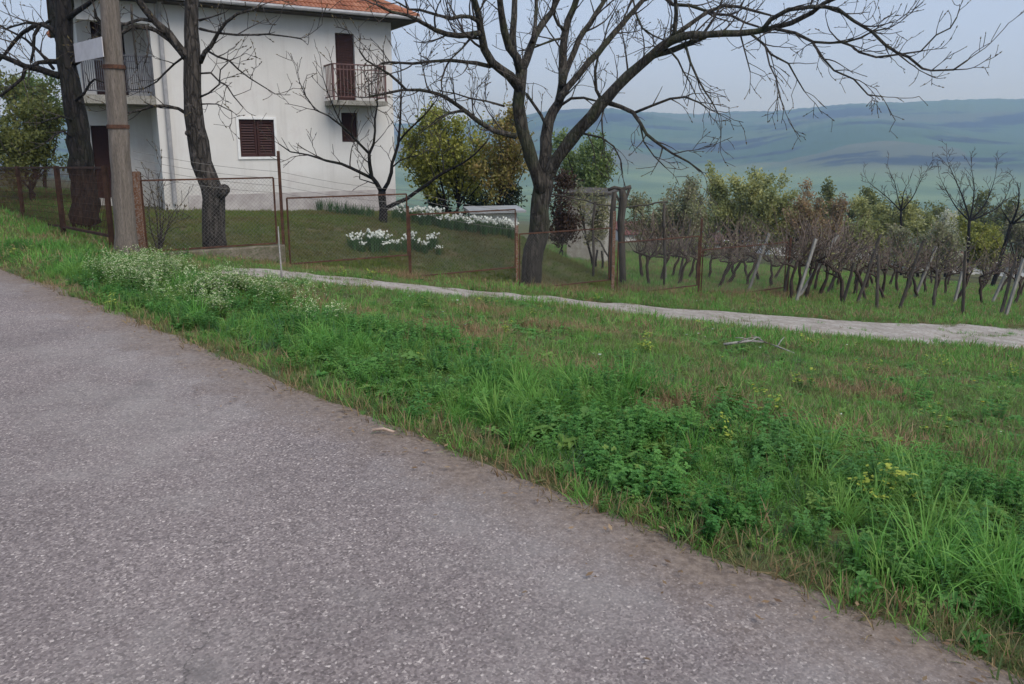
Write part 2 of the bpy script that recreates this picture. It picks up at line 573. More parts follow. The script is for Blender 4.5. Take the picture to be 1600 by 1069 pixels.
M['weed'] = leaf_mat('weed_leaf', [(0.065, 0.20, 0.042), (0.11, 0.285, 0.058), (0.17, 0.355, 0.08)], 0.42, ((0.12, 0.27, 0.075), 0.9))
M['clover'] = leaf_mat('clover_leaf', [(0.10, 0.23, 0.05), (0.155, 0.29, 0.07), (0.22, 0.33, 0.075)], 0.4)
M['dry'] = leaf_mat('dry_blade', [(0.24, 0.165, 0.08), (0.34, 0.25, 0.13), (0.19, 0.115, 0.06)], 0.25)
M['petal_white'] = simple('white_petal', (0.66, 0.67, 0.57), (0.78, 0.78, 0.7), 30, 0.7, bs=0)
M['petal_cream'] = simple('cream_petal', (0.36, 0.40, 0.20), (0.50, 0.53, 0.32), 30, 0.7, bs=0)
M['petal_green'] = simple('spurge_head', (0.22, 0.28, 0.035), (0.30, 0.33, 0.05), 30, 0.7, bs=0)
M['petal_yellow'] = simple('yellow_petal', (0.55, 0.40, 0.02), (0.65, 0.5, 0.04), 30, 0.7, bs=0)
M['daff_leaf'] = leaf_mat('daffodil_leaf', [(0.05, 0.12, 0.045), (0.085, 0.17, 0.065)], 0.3, per='island')

# ------------------------------------------------------------------ the ground
def grid_mesh(name, X, Y, Z, mat, close=False):
    nr, nc = X.shape
    co = np.stack([X, Y, Z], -1).reshape(-1, 3).astype(np.float32)
    i = np.arange(nr - 1)[:, None] * nc + np.arange(nc - 1)[None, :]
    q = np.stack([i, i + 1, i + nc + 1, i + nc], -1).reshape(-1, 4)
    if close:
        j = np.arange(nr - 1) * nc
        q = np.vstack([q, np.stack([j + nc - 1, j, j + nc, j + 2 * nc - 1], -1)])
    return np_mesh(name, co, q, mat)


def np_mesh(name, co, quads, mat, smooth_=True):
    me = bpy.data.meshes.new(name)
    k = quads.shape[1]
    me.vertices.add(len(co))
    me.vertices.foreach_set('co', np.ascontiguousarray(co, np.float32).ravel())
    me.loops.add(quads.size)
    me.loops.foreach_set('vertex_index', np.ascontiguousarray(quads, np.int32).ravel())
    me.polygons.add(len(quads))
    me.polygons.foreach_set('loop_start', np.arange(len(quads), dtype=np.int32) * k)
    me.polygons.foreach_set('loop_total', np.full(len(quads), k, np.int32))
    me.polygons.foreach_set('use_smooth', np.full(len(quads), smooth_, bool))
    if mat:
        me.materials.append(mat)
    me.update(calc_edges=True)
    me.validate()
    return me


ROAD_W = 5.6


def ground_z(x, y):
    d = roadd(x, y)
    z = H(x, y)
    on = smooth(-0.05, -0.35, d) * smooth(-ROAD_W - 0.05, -ROAD_W + 0.3, d)
    return z - 0.05 * on


rr = np.concatenate([[0.02], np.geomspace(0.6, 320, 250)])
# finer where the camera looks
th = np.concatenate([np.linspace(-50, 50, 330), np.linspace(50, 310, 110)[1:-1]])
th = np.radians(th)
R_, T_ = np.meshgrid(rr, th, indexing='ij')
X, Y = R_ * np.sin(T_), R_ * np.cos(T_)
g = link('ground', grid_mesh('ground', X[:, ::-1], Y[:, ::-1], ground_z(X, Y)[:, ::-1], M['soil'], True))
tag(g, kind='structure')
rr = np.geomspace(320, 3350, 170)
th2 = np.radians(np.linspace(-75, 75, 900))
R_, T_ = np.meshgrid(rr, th2, indexing='ij')
X, Y = R_ * np.sin(T_), R_ * np.cos(T_)
hl = link('hills', grid_mesh('hills', X[:, ::-1], Y[:, ::-1], (H(X, Y) - 0.0)[:, ::-1], M['fields']))
tag(hl, kind='structure')

# road sheet with a ragged edge
ua = np.linspace(-30, 60, 900)
wa = np.concatenate([np.linspace(0, 1.2, 26), np.linspace(1.2, ROAD_W, 22)[1:]])
U_, W_ = np.meshgrid(ua, wa, indexing='ij')
rag = (vnoise(U_, U_ * 0, 1.4, 5) - 0.5) * 0.14 + (vnoise(U_, U_ * 0, 5.0, 6) - 0.5) * 0.08
off = -W_ + rag * np.exp(-W_ * 2.5) + 0.02
X = RE[0] + RU[0] * U_ + RN[0] * off
Y = RE[1] + RU[1] * U_ + RN[1] * off
Z = 0.006 + 0.02 * np.sin(np.clip(W_ / ROAD_W, 0, 1) * math.pi) + (vnoise(X, Y, 0.8, 7) - 0.5) * 0.012 - 0.02 * np.exp(-W_ * 9)
me = grid_mesh('road', X[:, ::-1], Y[:, ::-1], Z[:, ::-1], M['asphalt'])
a = me.attributes.new('edge', 'FLOAT', 'POINT')
a.data.foreach_set('value', np.ascontiguousarray(W_[:, ::-1], np.float32).ravel())
tag(link('road', me), kind='structure')

# dirt track below the fence
tr_top = [(330, 419), (450, 425), (600, 440), (700, 452), (808, 461), (900, 468), (1000, 477), (1200, 493), (1400, 504), (1600, 513), (1800, 520)]
tr_bot = [(330, 428), (450, 437), (600, 456), (700, 466), (808, 473), (900, 483), (1000, 499), (1200, 520), (1400, 538), (1600, 549), (1800, 560)]
tt = np.array([hit(*p)[:2] for p in tr_top])
tb = np.array([hit(*p)[:2] for p in tr_bot])
k = np.linspace(0, len(tt) - 1, 160)
ki = np.arange(len(tt))
T1 = np.stack([np.interp(k, ki, tt[:, i]) for i in (0, 1)], -1)
B1 = np.stack([np.interp(k, ki, tb[:, i]) for i in (0, 1)], -1)
for A_ in (T1, B1):
    for i in (0, 1):
        pad = np.pad(A_[:, i], 8, 'edge')
        A_[:, i] = np.convolve(pad, np.ones(17) / 17, 'valid')
TRK_T, TRK_B = T1.copy(), B1.copy()
wv = np.linspace(0, 1, 14)
wob_ = (vnoise(k * 2.3, k * 0, 1, 9) - 0.5) * 0.12
XY = B1[:, None, :] * (1 - wv[None, :, None]) + T1[:, None, :] * wv[None, :, None]
edge = np.abs(wv - 0.5) * 2
XY = XY + ((T1 - B1) * wob_[:, None])[:, None, :] * (edge ** 2)[None, :, None]
ZT = ground_z(XY[..., 0], XY[..., 1]) + 0.035 - 0.02 * (np.exp(-((wv - 0.27) / 0.1) ** 2) + np.exp(-((wv - 0.73) / 0.1) ** 2))[None, :] - 0.03 * (edge ** 8)[None, :]
tag(link('dirt_track', grid_mesh('dirt_track', XY[..., 0], XY[..., 1], ZT, M['track'])), kind='structure')


def on_track(x, y, pad=0.0):
    t1 = np.interp(x, B1[:, 0], B1[:, 1])
    t2 = np.interp(x, T1[:, 0], T1[:, 1])
    return (y > t1 - pad) & (y < t2 + pad) & (x > B1[0, 0])


# ------------------------------------------------------------------ the house
def along_fence(px):
    """point of the fence line that a pixel column sees"""
    a = ray(px, 380)[0]
    s = (a * FO[1] - FO[0]) / (FD[0] - a * FD[1])
    return s


HA = FO + FD * 1.13 + FN * 8.35            # corner of the house front


def facade(px, py, off=0.0):
    """local (x, z) of a pixel on the house front (off: metres in front of it)"""
    o = HA - FN * off
    r = ray(px, py)
    # t*(rx,1) = o + x*FD
    det = r[0] * (-FD[1]) - (-FD[0]) * 1.0
    t = (o[0] * (-FD[1]) - (-FD[0]) * o[1]) / det
    x = ((r[0] * t - o[0]) * FD[0] + (t - o[1]) * FD[1])
    return x, EYE + r[2] * t


def wall_openings(mb, x0, x1, z0, z1, ops, y=0.0, thick=0.3):
    xs = sorted({x0, x1, *[o[0] for o in ops], *[o[1] for o in ops]})
    zs = sorted({z0, z1, *[o[2] for o in ops], *[o[3] for o in ops]})
    for i in range(len(xs) - 1):
        for j in range(len(zs) - 1):
            cx, cz = (xs[i] + xs[i + 1]) / 2, (zs[j] + zs[j + 1]) / 2
            if any(o[0] < cx < o[1] and o[2] < cz < o[3] for o in ops):
                continue
            mb.add([(xs[i], y, zs[j]), (xs[i + 1], y, zs[j]), (xs[i + 1], y, zs[j + 1]), (xs[i], y, zs[j + 1])], [(0, 1, 2, 3)])
    for a, b_, c_, d_ in ops:
        q = [(a, y, c_), (b_, y, c_), (b_, y, d_), (a, y, d_)]
        q2 = [(x, y + thick, z) for x, _, z in q]
        mb.add(q + q2, [(0, 4, 5, 1), (1, 5, 6, 2), (2, 6, 7, 3), (3, 7, 4, 0)])


base_x, base_z = facade(300, 317)
x_left, z_eave_l = facade(118, 8)
x_lod, _ = facade(243, 150)
x_right, _ = facade(614, 150)
z_top = facade(480, 21)[1] + 0.03
zb = base_z
house = empty('house', (HA[0], HA[1], 0), math.radians(30))
tag(house, 'two-storey cream plastered house with orange tiled roof and two balconies', 'house')
D_H = 8.5
wx0, wz1 = facade(372, 186)
wx1, wz0 = facade(431, 245)
dx0, dz1 = facade(523, 51)
dx1, dz0 = facade(557, 158)
lx0, lz1 = facade(533, 176)
lx1, lz0 = facade(560, 222)
fl = dz0                                    # upper floor level
mb = MB()
ops = [(wx0, wx1, wz0, wz1), (dx0, dx1, dz0, dz1), (lx0, lx1, lz0, lz1)]
wall_openings(mb, x_lod, x_right, zb - 0.8, z_top, ops)
# sides and back of the block
mb.add([(x_right, 0, zb - 2.5), (x_right, D_H, zb - 2.5), (x_right, D_H, z_top), (x_right, 0, z_top)], [(0, 1, 2, 3)])
mb.add([(x_left, 1.7, zb - .8), (x_left, D_H, zb - .8), (x_left, D_H, z_top), (x_left, 1.7, z_top)], [(3, 2, 1, 0)])
mb.add([(x_left, D_H, zb - 2.5), (x_right, D_H, zb - 2.5), (x_right, D_H, z_top), (x_left, D_H, z_top)], [(3, 2, 1, 0)])
mb.add([(x_lod, 0, zb - .8), (x_lod, 1.7, zb - .8), (x_lod, 1.7, z_top), (x_lod, 0, z_top)], [(3, 2, 1, 0)])
# back wall of the loggia with a door on each floor
lod_ops = [(x_lod - 1.3, x_lod - 0.5, fl, fl + 2.05), (x_lod - 1.55, x_lod - 0.75, zb + 0.1, zb + 2.1)]
wall_openings(mb, x_left, x_lod, zb - .8, z_top, lod_ops, y=1.7, thick=0.25)
mb.build('wall', M['plaster'], house)
# beam above the open loggia, its post and slab
mb = MB()
mb.box(x_left - 0.02, x_lod - 0.003, -0.005, 0.28, z_top - 0.62, z_top - 0.004)
mb.build('beam', M['plaster'], house)
mb = MB()
mb.box(x_left - 0.05, x_lod - 0.006, -0.12, 1.69, fl - 0.24, fl - 0.02)
mb.build('balcony_slab', M['concrete'], house)


def door_leaf(name, a, b_, c_, d_, y, mat, panels=3):
    o = MB()
    o.box(a, b_, y, y + 0.05, c_, d_)
    d = o.build(name, mat, house)
    w = b_ - a
    for i in range(panels):
        o = MB()
        z0 = c_ + (d_ - c_) * (i + 0.12) / panels
        z1 = c_ + (d_ - c_) * (i + 0.9) / panels
        nsl = max(3, int((z1 - z0) / 0.07))
        for q in range(nsl):
            zz = z0 + (z1 - z0) * (q + 0.5) / nsl
            o.box(a + 0.09 * w, b_ - 0.09 * w, y - 0.02, y - 0.001, zz - 0.02, zz + 0.018)
        o.box(a + 0.12 * w, b_ - 0.12 * w, y - 0.008, y - 0.002, z0, z1)
        o.build('louvre', mat, d)
    return d


door_leaf('balcony_door', dx0 + .02, dx1 - .02, dz0 + .02, dz1 - .02, 0.10, M['dark_wood'], 2)
door_leaf('loggia_door', x_lod - 1.28, x_lod - 0.52, fl + .02, fl + 2.03, 1.78, M['dark_wood'], 2)
door_leaf('entrance_door', x_lod - 1.53, x_lod - 0.77, zb + .1, zb + 2.08, 1.8, M['dark_wood'], 2)
door_leaf('lower_shutter', lx0 + .01, lx1 - .01, lz0 + .01, lz1 - .01, 0.10, M['dark_wood'], 1)
# shuttered window: white surround, two leaves with slats
o = MB()
t = 0.065
for (a, b_, c_, d_) in ((wx0 - t, wx0 + .005, wz0 - t, wz1 + t), (wx1 - .005, wx1 + t, wz0 - t, wz1 + t), (wx0 + .006, wx1 - .006, wz1 - .005, wz1 + t - .002), (wx0 + .006, wx1 - .006, wz0 - t + .002, wz0 + .005)):
    o.box(a, b_, -0.035, 0.12, c_, d_)
win = o.build('window_frame', M['white_trim'], house)
xm = (wx0 + wx1) / 2
for a, b_ in ((wx0 + .008, xm - .008), (xm + .008, wx1 - .008)):
    o = MB()
    for q in ((a, a + .06, wz0 + .008, wz1 - .008), (b_ - .06, b_, wz0 + .008, wz1 - .008), (a + .06, b_ - .06, wz0 + .008, wz0 + .08), (a + .06, b_ - .06, wz1 - .08, wz1 - .008)):
        o.box(q[0], q[1], 0.03, 0.075, q[2], q[3])
    o.box(a + .06, b_ - .06, 0.078, 0.085, wz0 + .05, wz1 - .05)
    sh = o.build('shutter', M['shutter'], house)
    nsl = 13
    o = MB()
    o.add([(a + .06, 0.035, 0), (b_ - .06, 0.035, 0), (b_ - .06, 0.07, 0.05), (a + .06, 0.07, 0.05), (a + .06, 0.045, -0.008), (b_ - .06, 0.045, -0.008)], [(0, 1, 2, 3), (0, 4, 5, 1)])
    slat_me = o.mesh('slat', M['shutter'])
    for q in range(nsl):
        s_ = link('slat', slat_me, sh)
        s_.location = (0, 0, wz0 + .085 + (wz1 - wz0 - .19) * q / (nsl - 1))


def railing(name, x0, x1, y0, zf, ret, mat, nb, h=1.0, label=None):
    o = MB()
    o.bar((x0, y0, zf + h), (x1, y0, zf + h), 0.05, 0.035)
    o.bar((x0, y0, zf + 0.1), (x1, y0, zf + 0.1), 0.03, 0.03)
    o.bar((x0, y0, zf + h - .14), (x1, y0, zf + h - .14), 0.025, 0.025)
    for x in (x0, x1):
        if ret:
            o.bar((x, y0 + .02, zf + h), (x, y0 + ret, zf + h), 0.05, 0.035)
            o.bar((x, y0 + .02, zf + 0.1), (x, y0 + ret, zf + 0.1), 0.03, 0.03)
        o.bar((x, y0, zf), (x, y0, zf + h + .01), 0.045, 0.045)
    r = o.build(name, mat, house)
    o = MB()
    o.bar((0, 0, 0.1), (0, 0, h - .02), 0.018, 0.018)
    bm_ = o.mesh('bar', mat)
    for i in range(1, nb):
        b_ = link('bar', bm_, r)
        b_.location = (x0 + (x1 - x0) * i / nb, y0, zf)
    if ret:
        for x in (x0, x1):
            for i in range(1, 6):
                b_ = link('bar', bm_, r)
                b_.location = (x, y0 + ret * i / 6, zf)
    return r


PROJ = 0.85
bx0 = facade(521, 160, PROJ)[0]
bx1 = facade(606, 160, PROJ)[0]
o = MB()
o.box(bx0, bx1, -PROJ, -0.004, fl - 0.16, fl - 0.03)
o.build('balcony_slab', M['concrete'], house)
railing('railing', bx0 + .04, bx1 - .04, -PROJ + .05, fl - .03, PROJ - .06, M['metal_pink'], 15)
railing('railing', x_left, x_lod - .05, -0.06, fl - .02, 0, M['rail_grey'], 34)
# plinth, string line, downpipe
o = MB()
o.box(x_lod + .6, x_right - .02, -0.03, -0.004, zb - 0.6, zb + 0.2)
o.build('plinth', M['plinth'], house)
px_, _ = facade(263, 200)
o = MB()
o.tube([(px_, -0.08, zb), (px_, -0.08, z_top - .35), (px_, -0.35, z_top - .05), (px_, -0.5, z_top + .02)], [.055] * 4, 8)
o.build('downpipe', M['pipe'], house)
# hip roof
OV = 0.62
ez = z_top
ex0, ex1, ey0, ey1 = x_left - OV, x_right + OV, -OV, D_H + OV
pit = math.tan(math.radians(29))
half = (ey1 - ey0) / 2
rz_ = ez + half * pit
ro = MB()
A = [(ex0, ey0, ez), (ex1, ey0, ez), (ex1, ey1, ez), (ex0, ey1, ez), (ex0 + half, ey0 + half, rz_), (ex1 - half, ey0 + half, rz_)]
ro.add(A, [(0, 1, 5, 4), (1, 2, 5), (2, 3, 4, 5), (3, 0, 4)])
roof = ro.build('roof', M['tile'], house)
o = MB()
o.box(ex0 + .03, ex1 - .03, ey0 + .03, ey1 - .03, ez - 0.10, ez - 0.012)
o.build('soffit', M['soffit'], house)
o = MB()
o.tube([(ex0, ey0 - .07, ez - .02), (ex1, ey0 - .07, ez - .02)], [.06, .06], 8)
o.tube([(ex1 + .07, ey0, ez - .02), (ex1 + .07, ey1, ez - .02)], [.06, .06], 8)
o.build('gutter', M['pipe'], house)
# clay tiles of the front slope: the lowest courses one by one
tw, tl = 0.245, 0.34
sl = math.atan(pit)
o = MB()
prof = [(-.5, .012), (-.38, .035), (-.12, .035), (0, .01), (.12, .035), (.38, .035), (.5, .012)]
vs, fs = [], []
for (yy, dz) in ((0, 0.022), (tl * 1.12, 0.0)):
    for (p_, h_) in prof:
        vs.append((p_ * tw * .98, yy * math.cos(sl) - (h_ + dz) * math.sin(sl), yy * math.sin(sl) + (h_ + dz) * math.cos(sl)))
for (p_, h_) in prof:
    vs.append((p_ * tw * .98, -(h_ - .014) * math.sin(sl), (h_ - .014) * math.cos(sl)))
n_ = len(prof)
for i in range(n_ - 1):
    fs.append((i, i + 1, n_ + i + 1, n_ + i))
    fs.append((2 * n_ + i, 2 * n_ + i + 1, i + 1, i))
o.add(vs, fs)
tile_me = o.mesh('tile', M['tile'])
rest = MB()
row = 0
count = 0
while row * tl < half / math.cos(sl) - .2:
    yy = row * tl
    yoff, zoff = yy * math.cos(sl), yy * math.sin(sl)
    xa, xb = ex0 + yoff + .1, ex1 - yoff - .1
    nt_ = int((xb - xa) / tw)
    for i in range(nt_ + 1):
        x = xa + tw * (i + .5) + (xb - xa - nt_ * tw) * .5 - tw * .5
        dzr = random.uniform(-.004, .006)
        if row < 5:
            t_ = link('tile', tile_me, roof)
            t_.location = (x, ey0 - .04 + yoff, ez + .01 + zoff + dzr)
            t_.rotation_euler = (random.uniform(-.012, .012), 0, random.uniform(-.015, .015))
            count += 1
        else:
            rest.add([(v[0] + x, v[1] + ey0 - .04 + yoff, v[2] + ez + .01 + zoff + dzr) for v in vs], fs)
    row += 1
tag(rest.build('tile_courses', M['tile'], roof), kind='stuff')
o = MB()
for a, b_ in ((0, 4), (1, 5), (2, 5), (3, 4), (4, 5)):
    o.tube([A[a], A[b_]], [.13, .13], 8)
ridge_ = o.build('ridge_cap', M['tile'], roof)

# ------------------------------------------------------------------ the fences
def fpt(s, z, e=0.0):
    p = FO + FD * s + FN * e
    return np.array([p[0], p[1], z])


def zpx(px, py, s):
    """height of a pixel row at a place on the fence line"""
    p = FO + FD * s
    return EYE + ray(px, py)[2] * p[1]


def chain_link(mb, p0, p1, z0, z1, sp=0.07, r=0.0016):
    """two families of diagonal wires in the upright rectangle p0-p1"""
    p0, p1 = np.array(p0[:2]), np.array(p1[:2])
    L = float(np.linalg.norm(p1 - p0))
    u = (p1 - p0) / L
    Hh = z1 - z0
    k = -Hh
    while k < L:
        for sgn in (1, -1):
            a0, b0 = k, 0.0
            a1, b1 = k + Hh, Hh
            if a0 < 0:
                b0 += -a0; a0 = 0
            if a1 > L:
                b1 -= a1 - L; a1 = L
            if a1 - a0 > 0.02:
                za, zb_ = (z0 + b0, z0 + b1) if sgn > 0 else (z1 - b0, z1 - b1)
                A_ = np.append(p0 + u * a0, za)
                B_ = np.append(p0 + u * a1, zb_)
                mb.tube([A_, B_], [r, r], 3, cap=False)
        k += sp


fo = empty('mesh_fence', fpt(0, float(H(*FO))))
tag(fo, 'rusty garden fence of stepped mesh panels running downhill past the walnut trunk', 'fence')
FL = np.array(fo.location)
panels = [(229, 433, 283, 394, 277, 379), (452, 637, 310, 413, 303, 398), (641, 805, 334, 437, 329, 416), (812, 953, 364, 452, 358, 438),
          (966, 1092, 377, 462, 371, 450), (1099, 1230, 389, 471, 380, 459)]
pan_z = []
for i, (xl, xr, tl_, bl_, tr_, br_) in enumerate(panels):
    s0, s1 = along_fence(xl), along_fence(xr)
    z1 = (zpx(xl, tl_, s0) + zpx(xr, tr_, s1)) / 2
    z0 = (zpx(xl, bl_, s0) + zpx(xr, br_, s1)) / 2
    z0 = max(z0, z1 - 1.28)
    pan_z.append((s0, s1, z0, z1))
    A0, A1 = fpt(s0, z0) - FL, fpt(s1, z0) - FL
    B0, B1_ = fpt(s0, z1) - FL, fpt(s1, z1) - FL
    o = MB()
    w = 0.028
    o.bar(A0, A1, w); o.bar(B0, B1_, w)
    o.bar(A0, B0, w * .98); o.bar(A1, B1_, w * .98)
    fr = o.build('panel_frame', M['rust'], fo)
    o = MB()
    chain_link(o, fpt(s0, 0) - FL, fpt(s1, 0) - FL, z0 - FL[2], z1 - FL[2])
    o.build('wire_mesh', M['wire'], fr)
# posts
for px, ytop, wdt, mat in ((222, 268, .10, 'rust_bright'), (443, 236, .045, 'rust'), (639, 322, .035, 'rust'), (808, 352, .05, 'rust_bright'),
                           (959, 330, .07, 'rust_bright'), (1095, 342, .045, 'rust'), (1235, 372, .05, 'rust')):
    s = along_fence(px)
    p = FO + FD * s
    zt = zpx(px, ytop, s)
    o = MB()
    o.bar(fpt(s, float(H(*p)) - .4) - FL, fpt(s, zt) - FL, wdt)
    o.build('post', M[mat], fo)
# strands of wire stretched above the panels
sp_ = [along_fence(p) for p in (222, 443, 639, 808)]
for q in range(4):
    o = MB()
    hz = [1.32, 1.62, 1.5, 1.36]
    pts = []
    for j, s in enumerate(sp_):
        p = FO + FD * s
        base = pan_z[min(j, 3)][3]
        zz = base + 0.10 + 0.13 * q
        pts.append(fpt(s, zz) - FL)
    dense = []
    for j in range(len(pts) - 1):
        for t in np.linspace(0, 1, 8)[:-1]:
            v = pts[j] * (1 - t) + pts[j + 1] * t
            v[2] -= 0.05 * math.sin(math.pi * t)
            dense.append(v)
    dense.append(pts[-1])
    o.tube(dense, [.0035] * len(dense), 4)
    o.build('wire', M['wire'], fo)
# low concrete footing under the first panels
o = MB()
sA, sB = pan_z[0][0] - .1, pan_z[0][1] + .12
a0, a1 = fpt(sA, 0, .01), fpt(sB, 0, .01)
ft = empty('low_wall', a0)
tag(ft, 'low mossy concrete wall under the upper mesh fence panel', 'wall')
zt0 = pan_z[0][2] - .03
n_ = 16
vs = []
for i in range(n_ + 1):
    s = sA + (sB - sA) * i / n_
    for e_, zz in ((-.10, zt0 - 1.0), (-.095, zt0 - .02), (-.075, zt0), (.09, zt0 - .003), (.10, zt0 - 1.0)):
        v = fpt(s, zz + random.uniform(-.008, .008), e_ + random.uniform(-.006, .006))
        vs.append(v - a0 + np.array([0, 0, 0]))
fs = []
for i in range(n_):
    for j in range(4):
        a_ = i * 5 + j
        fs.append((a_, a_ + 5, a_ + 6, a_ + 1))
fs.append((0, 1, 2, 3, 4)); fs.append(tuple(n_ * 5 + j for j in (4, 3, 2, 1, 0)))
o.add(vs, fs)
ob = o.build('coping', M['mossy'], ft)

# roadside fence of rusted close mesh panels, left of the pole
def lf(px, pyb, pyt):
    # intersection of pixel column with the line through the left fence
    a = ray(px, 350)[0]
    o_ = np.array([-6.95, 13.1]); u_ = np.array([-0.69, 0.724])
    s = (a * o_[1] - o_[0]) / (u_[0] - a * u_[1])
    p = o_ + u_ * s
    return np.array([p[0], p[1], EYE + ray(px, pyb)[2] * p[1]]), np.array([p[0], p[1], EYE + ray(px, pyt)[2] * p[1]])


lposts = [lf(8 - 60, 340, 263), lf(38, 349, 262), lf(98, 358, 262), lf(172, 374, 262), (np.array([-6.36, 13.22, -.12]), np.array([-6.36, 13.22, 1.12]))]
rf = empty('roadside_fence', lposts[3][0])
tag(rf, 'dark rusty close mesh fence beside the road behind the utility pole', 'fence')
RL = np.array(rf.location)
for b_, t_ in lposts:
    o = MB()
    o.bar(b_ - RL - np.array([0, 0, .35]), t_ - RL + np.array([0, 0, .03]), .07)
    o.build('post', M['rust_dark'], rf)
for (b0, t0), (b1, t1) in zip(lposts[:-1], lposts[1:]):
    dv = (b1 - b0); dv[2] = 0; dv /= np.linalg.norm(dv)
    q0, q1 = b0 + dv * .05, b1 - dv * .05
    o = MB()
    up = np.array([0, 0, .05])
    o.bar(q0 + up - RL, q1 + up - RL, .045)
    t0_, t1_ = np.array([q0[0], q0[1], t0[2]]), np.array([q1[0], q1[1], t1[2]])
    o.bar(t0_ - RL, t1_ - RL, .035)
    fr = o.build('panel_frame', M['rust_dark'], rf)
    o = MB()
    L = np.linalg.norm(q1 - q0)
    nv = int(L / .085)
    for i in range(1, nv):
        t = i / nv
        o.bar((q0 + up) * (1 - t) + (q1 + up) * t - RL, t0_ * (1 - t) + t1_ * t - RL, .011, .006)
    for j in range(1, 9):
        h = j / 9
        o.bar((q0 + up) * (1 - h) + t0_ * h - RL, (q1 + up) * (1 - h) + t1_ * h - RL, .008, .006)
    o.build('wire_mesh', M['rust_dark'], fr)

# utility pole with its board
pb = at(198, 396, 12.35)
pb[2] = float(H(pb[0], pb[1]))
PD = pb[1]
pole = empty('utility_pole', pb)
tag(pole, 'weathered grey-brown utility pole standing at the fence corner', 'pole')
ptop = at(171, 0, PD)
dirp = (ptop - pb) / (ptop[2] - pb[2])
o = MB()
pts, rad = [], []
for z in np.linspace(-.5, 7.6, 28):
    j = np.array([random.uniform(-.006, .006), random.uniform(-.006, .006), 0])
    pts.append(dirp * z + j)
    rad.append(.165 - .0065 * z + random.uniform(-.003, .003) + (.03 if z < .1 else 0))
o.tube(pts, rad, 14)
o.build('shaft', M['pole'], pole, True)
o = MB()
for z in (2.05, 2.95):
    c0 = dirp * z
    o.tube([c0 + np.array([0, 0, -.03]), c0 + np.array([0, 0, .03])], [.165, .165], 16)
o.build('band', M['rust'], pole)
sz_ = at(172, 76, PD)[2]
sg0 = pb + dirp * (sz_ - pb[2]) - np.array([RN[0], RN[1], 0]) * .19 - np.array([RU[0], RU[1], 0]) * .13
sd = np.array([RU[0], RU[1], 0])
sgc = sg0 + sd * 0.62
sign = empty('sign_board', sgc - np.array([0, 0, .14]))
tag(sign, 'blank white board fixed to the side of the utility pole', 'sign')
o = MB()
nrm = np.array([RN[0], RN[1], 0])
o.bar(sd * -.62 + np.array([0, 0, .14]), sd * .62 + np.array([0, 0, .14]), .012, .29)
o.build('board', M['sign'], sign)
o = MB()
for zz in (.07, .21):
    o.bar(sd * -.5 + nrm * .02 + np.array([0, 0, zz]), sd * .45 + nrm * .02 + np.array([0, 0, zz]), .022, .03)
o.build('bracket', M['pipe'], sign)

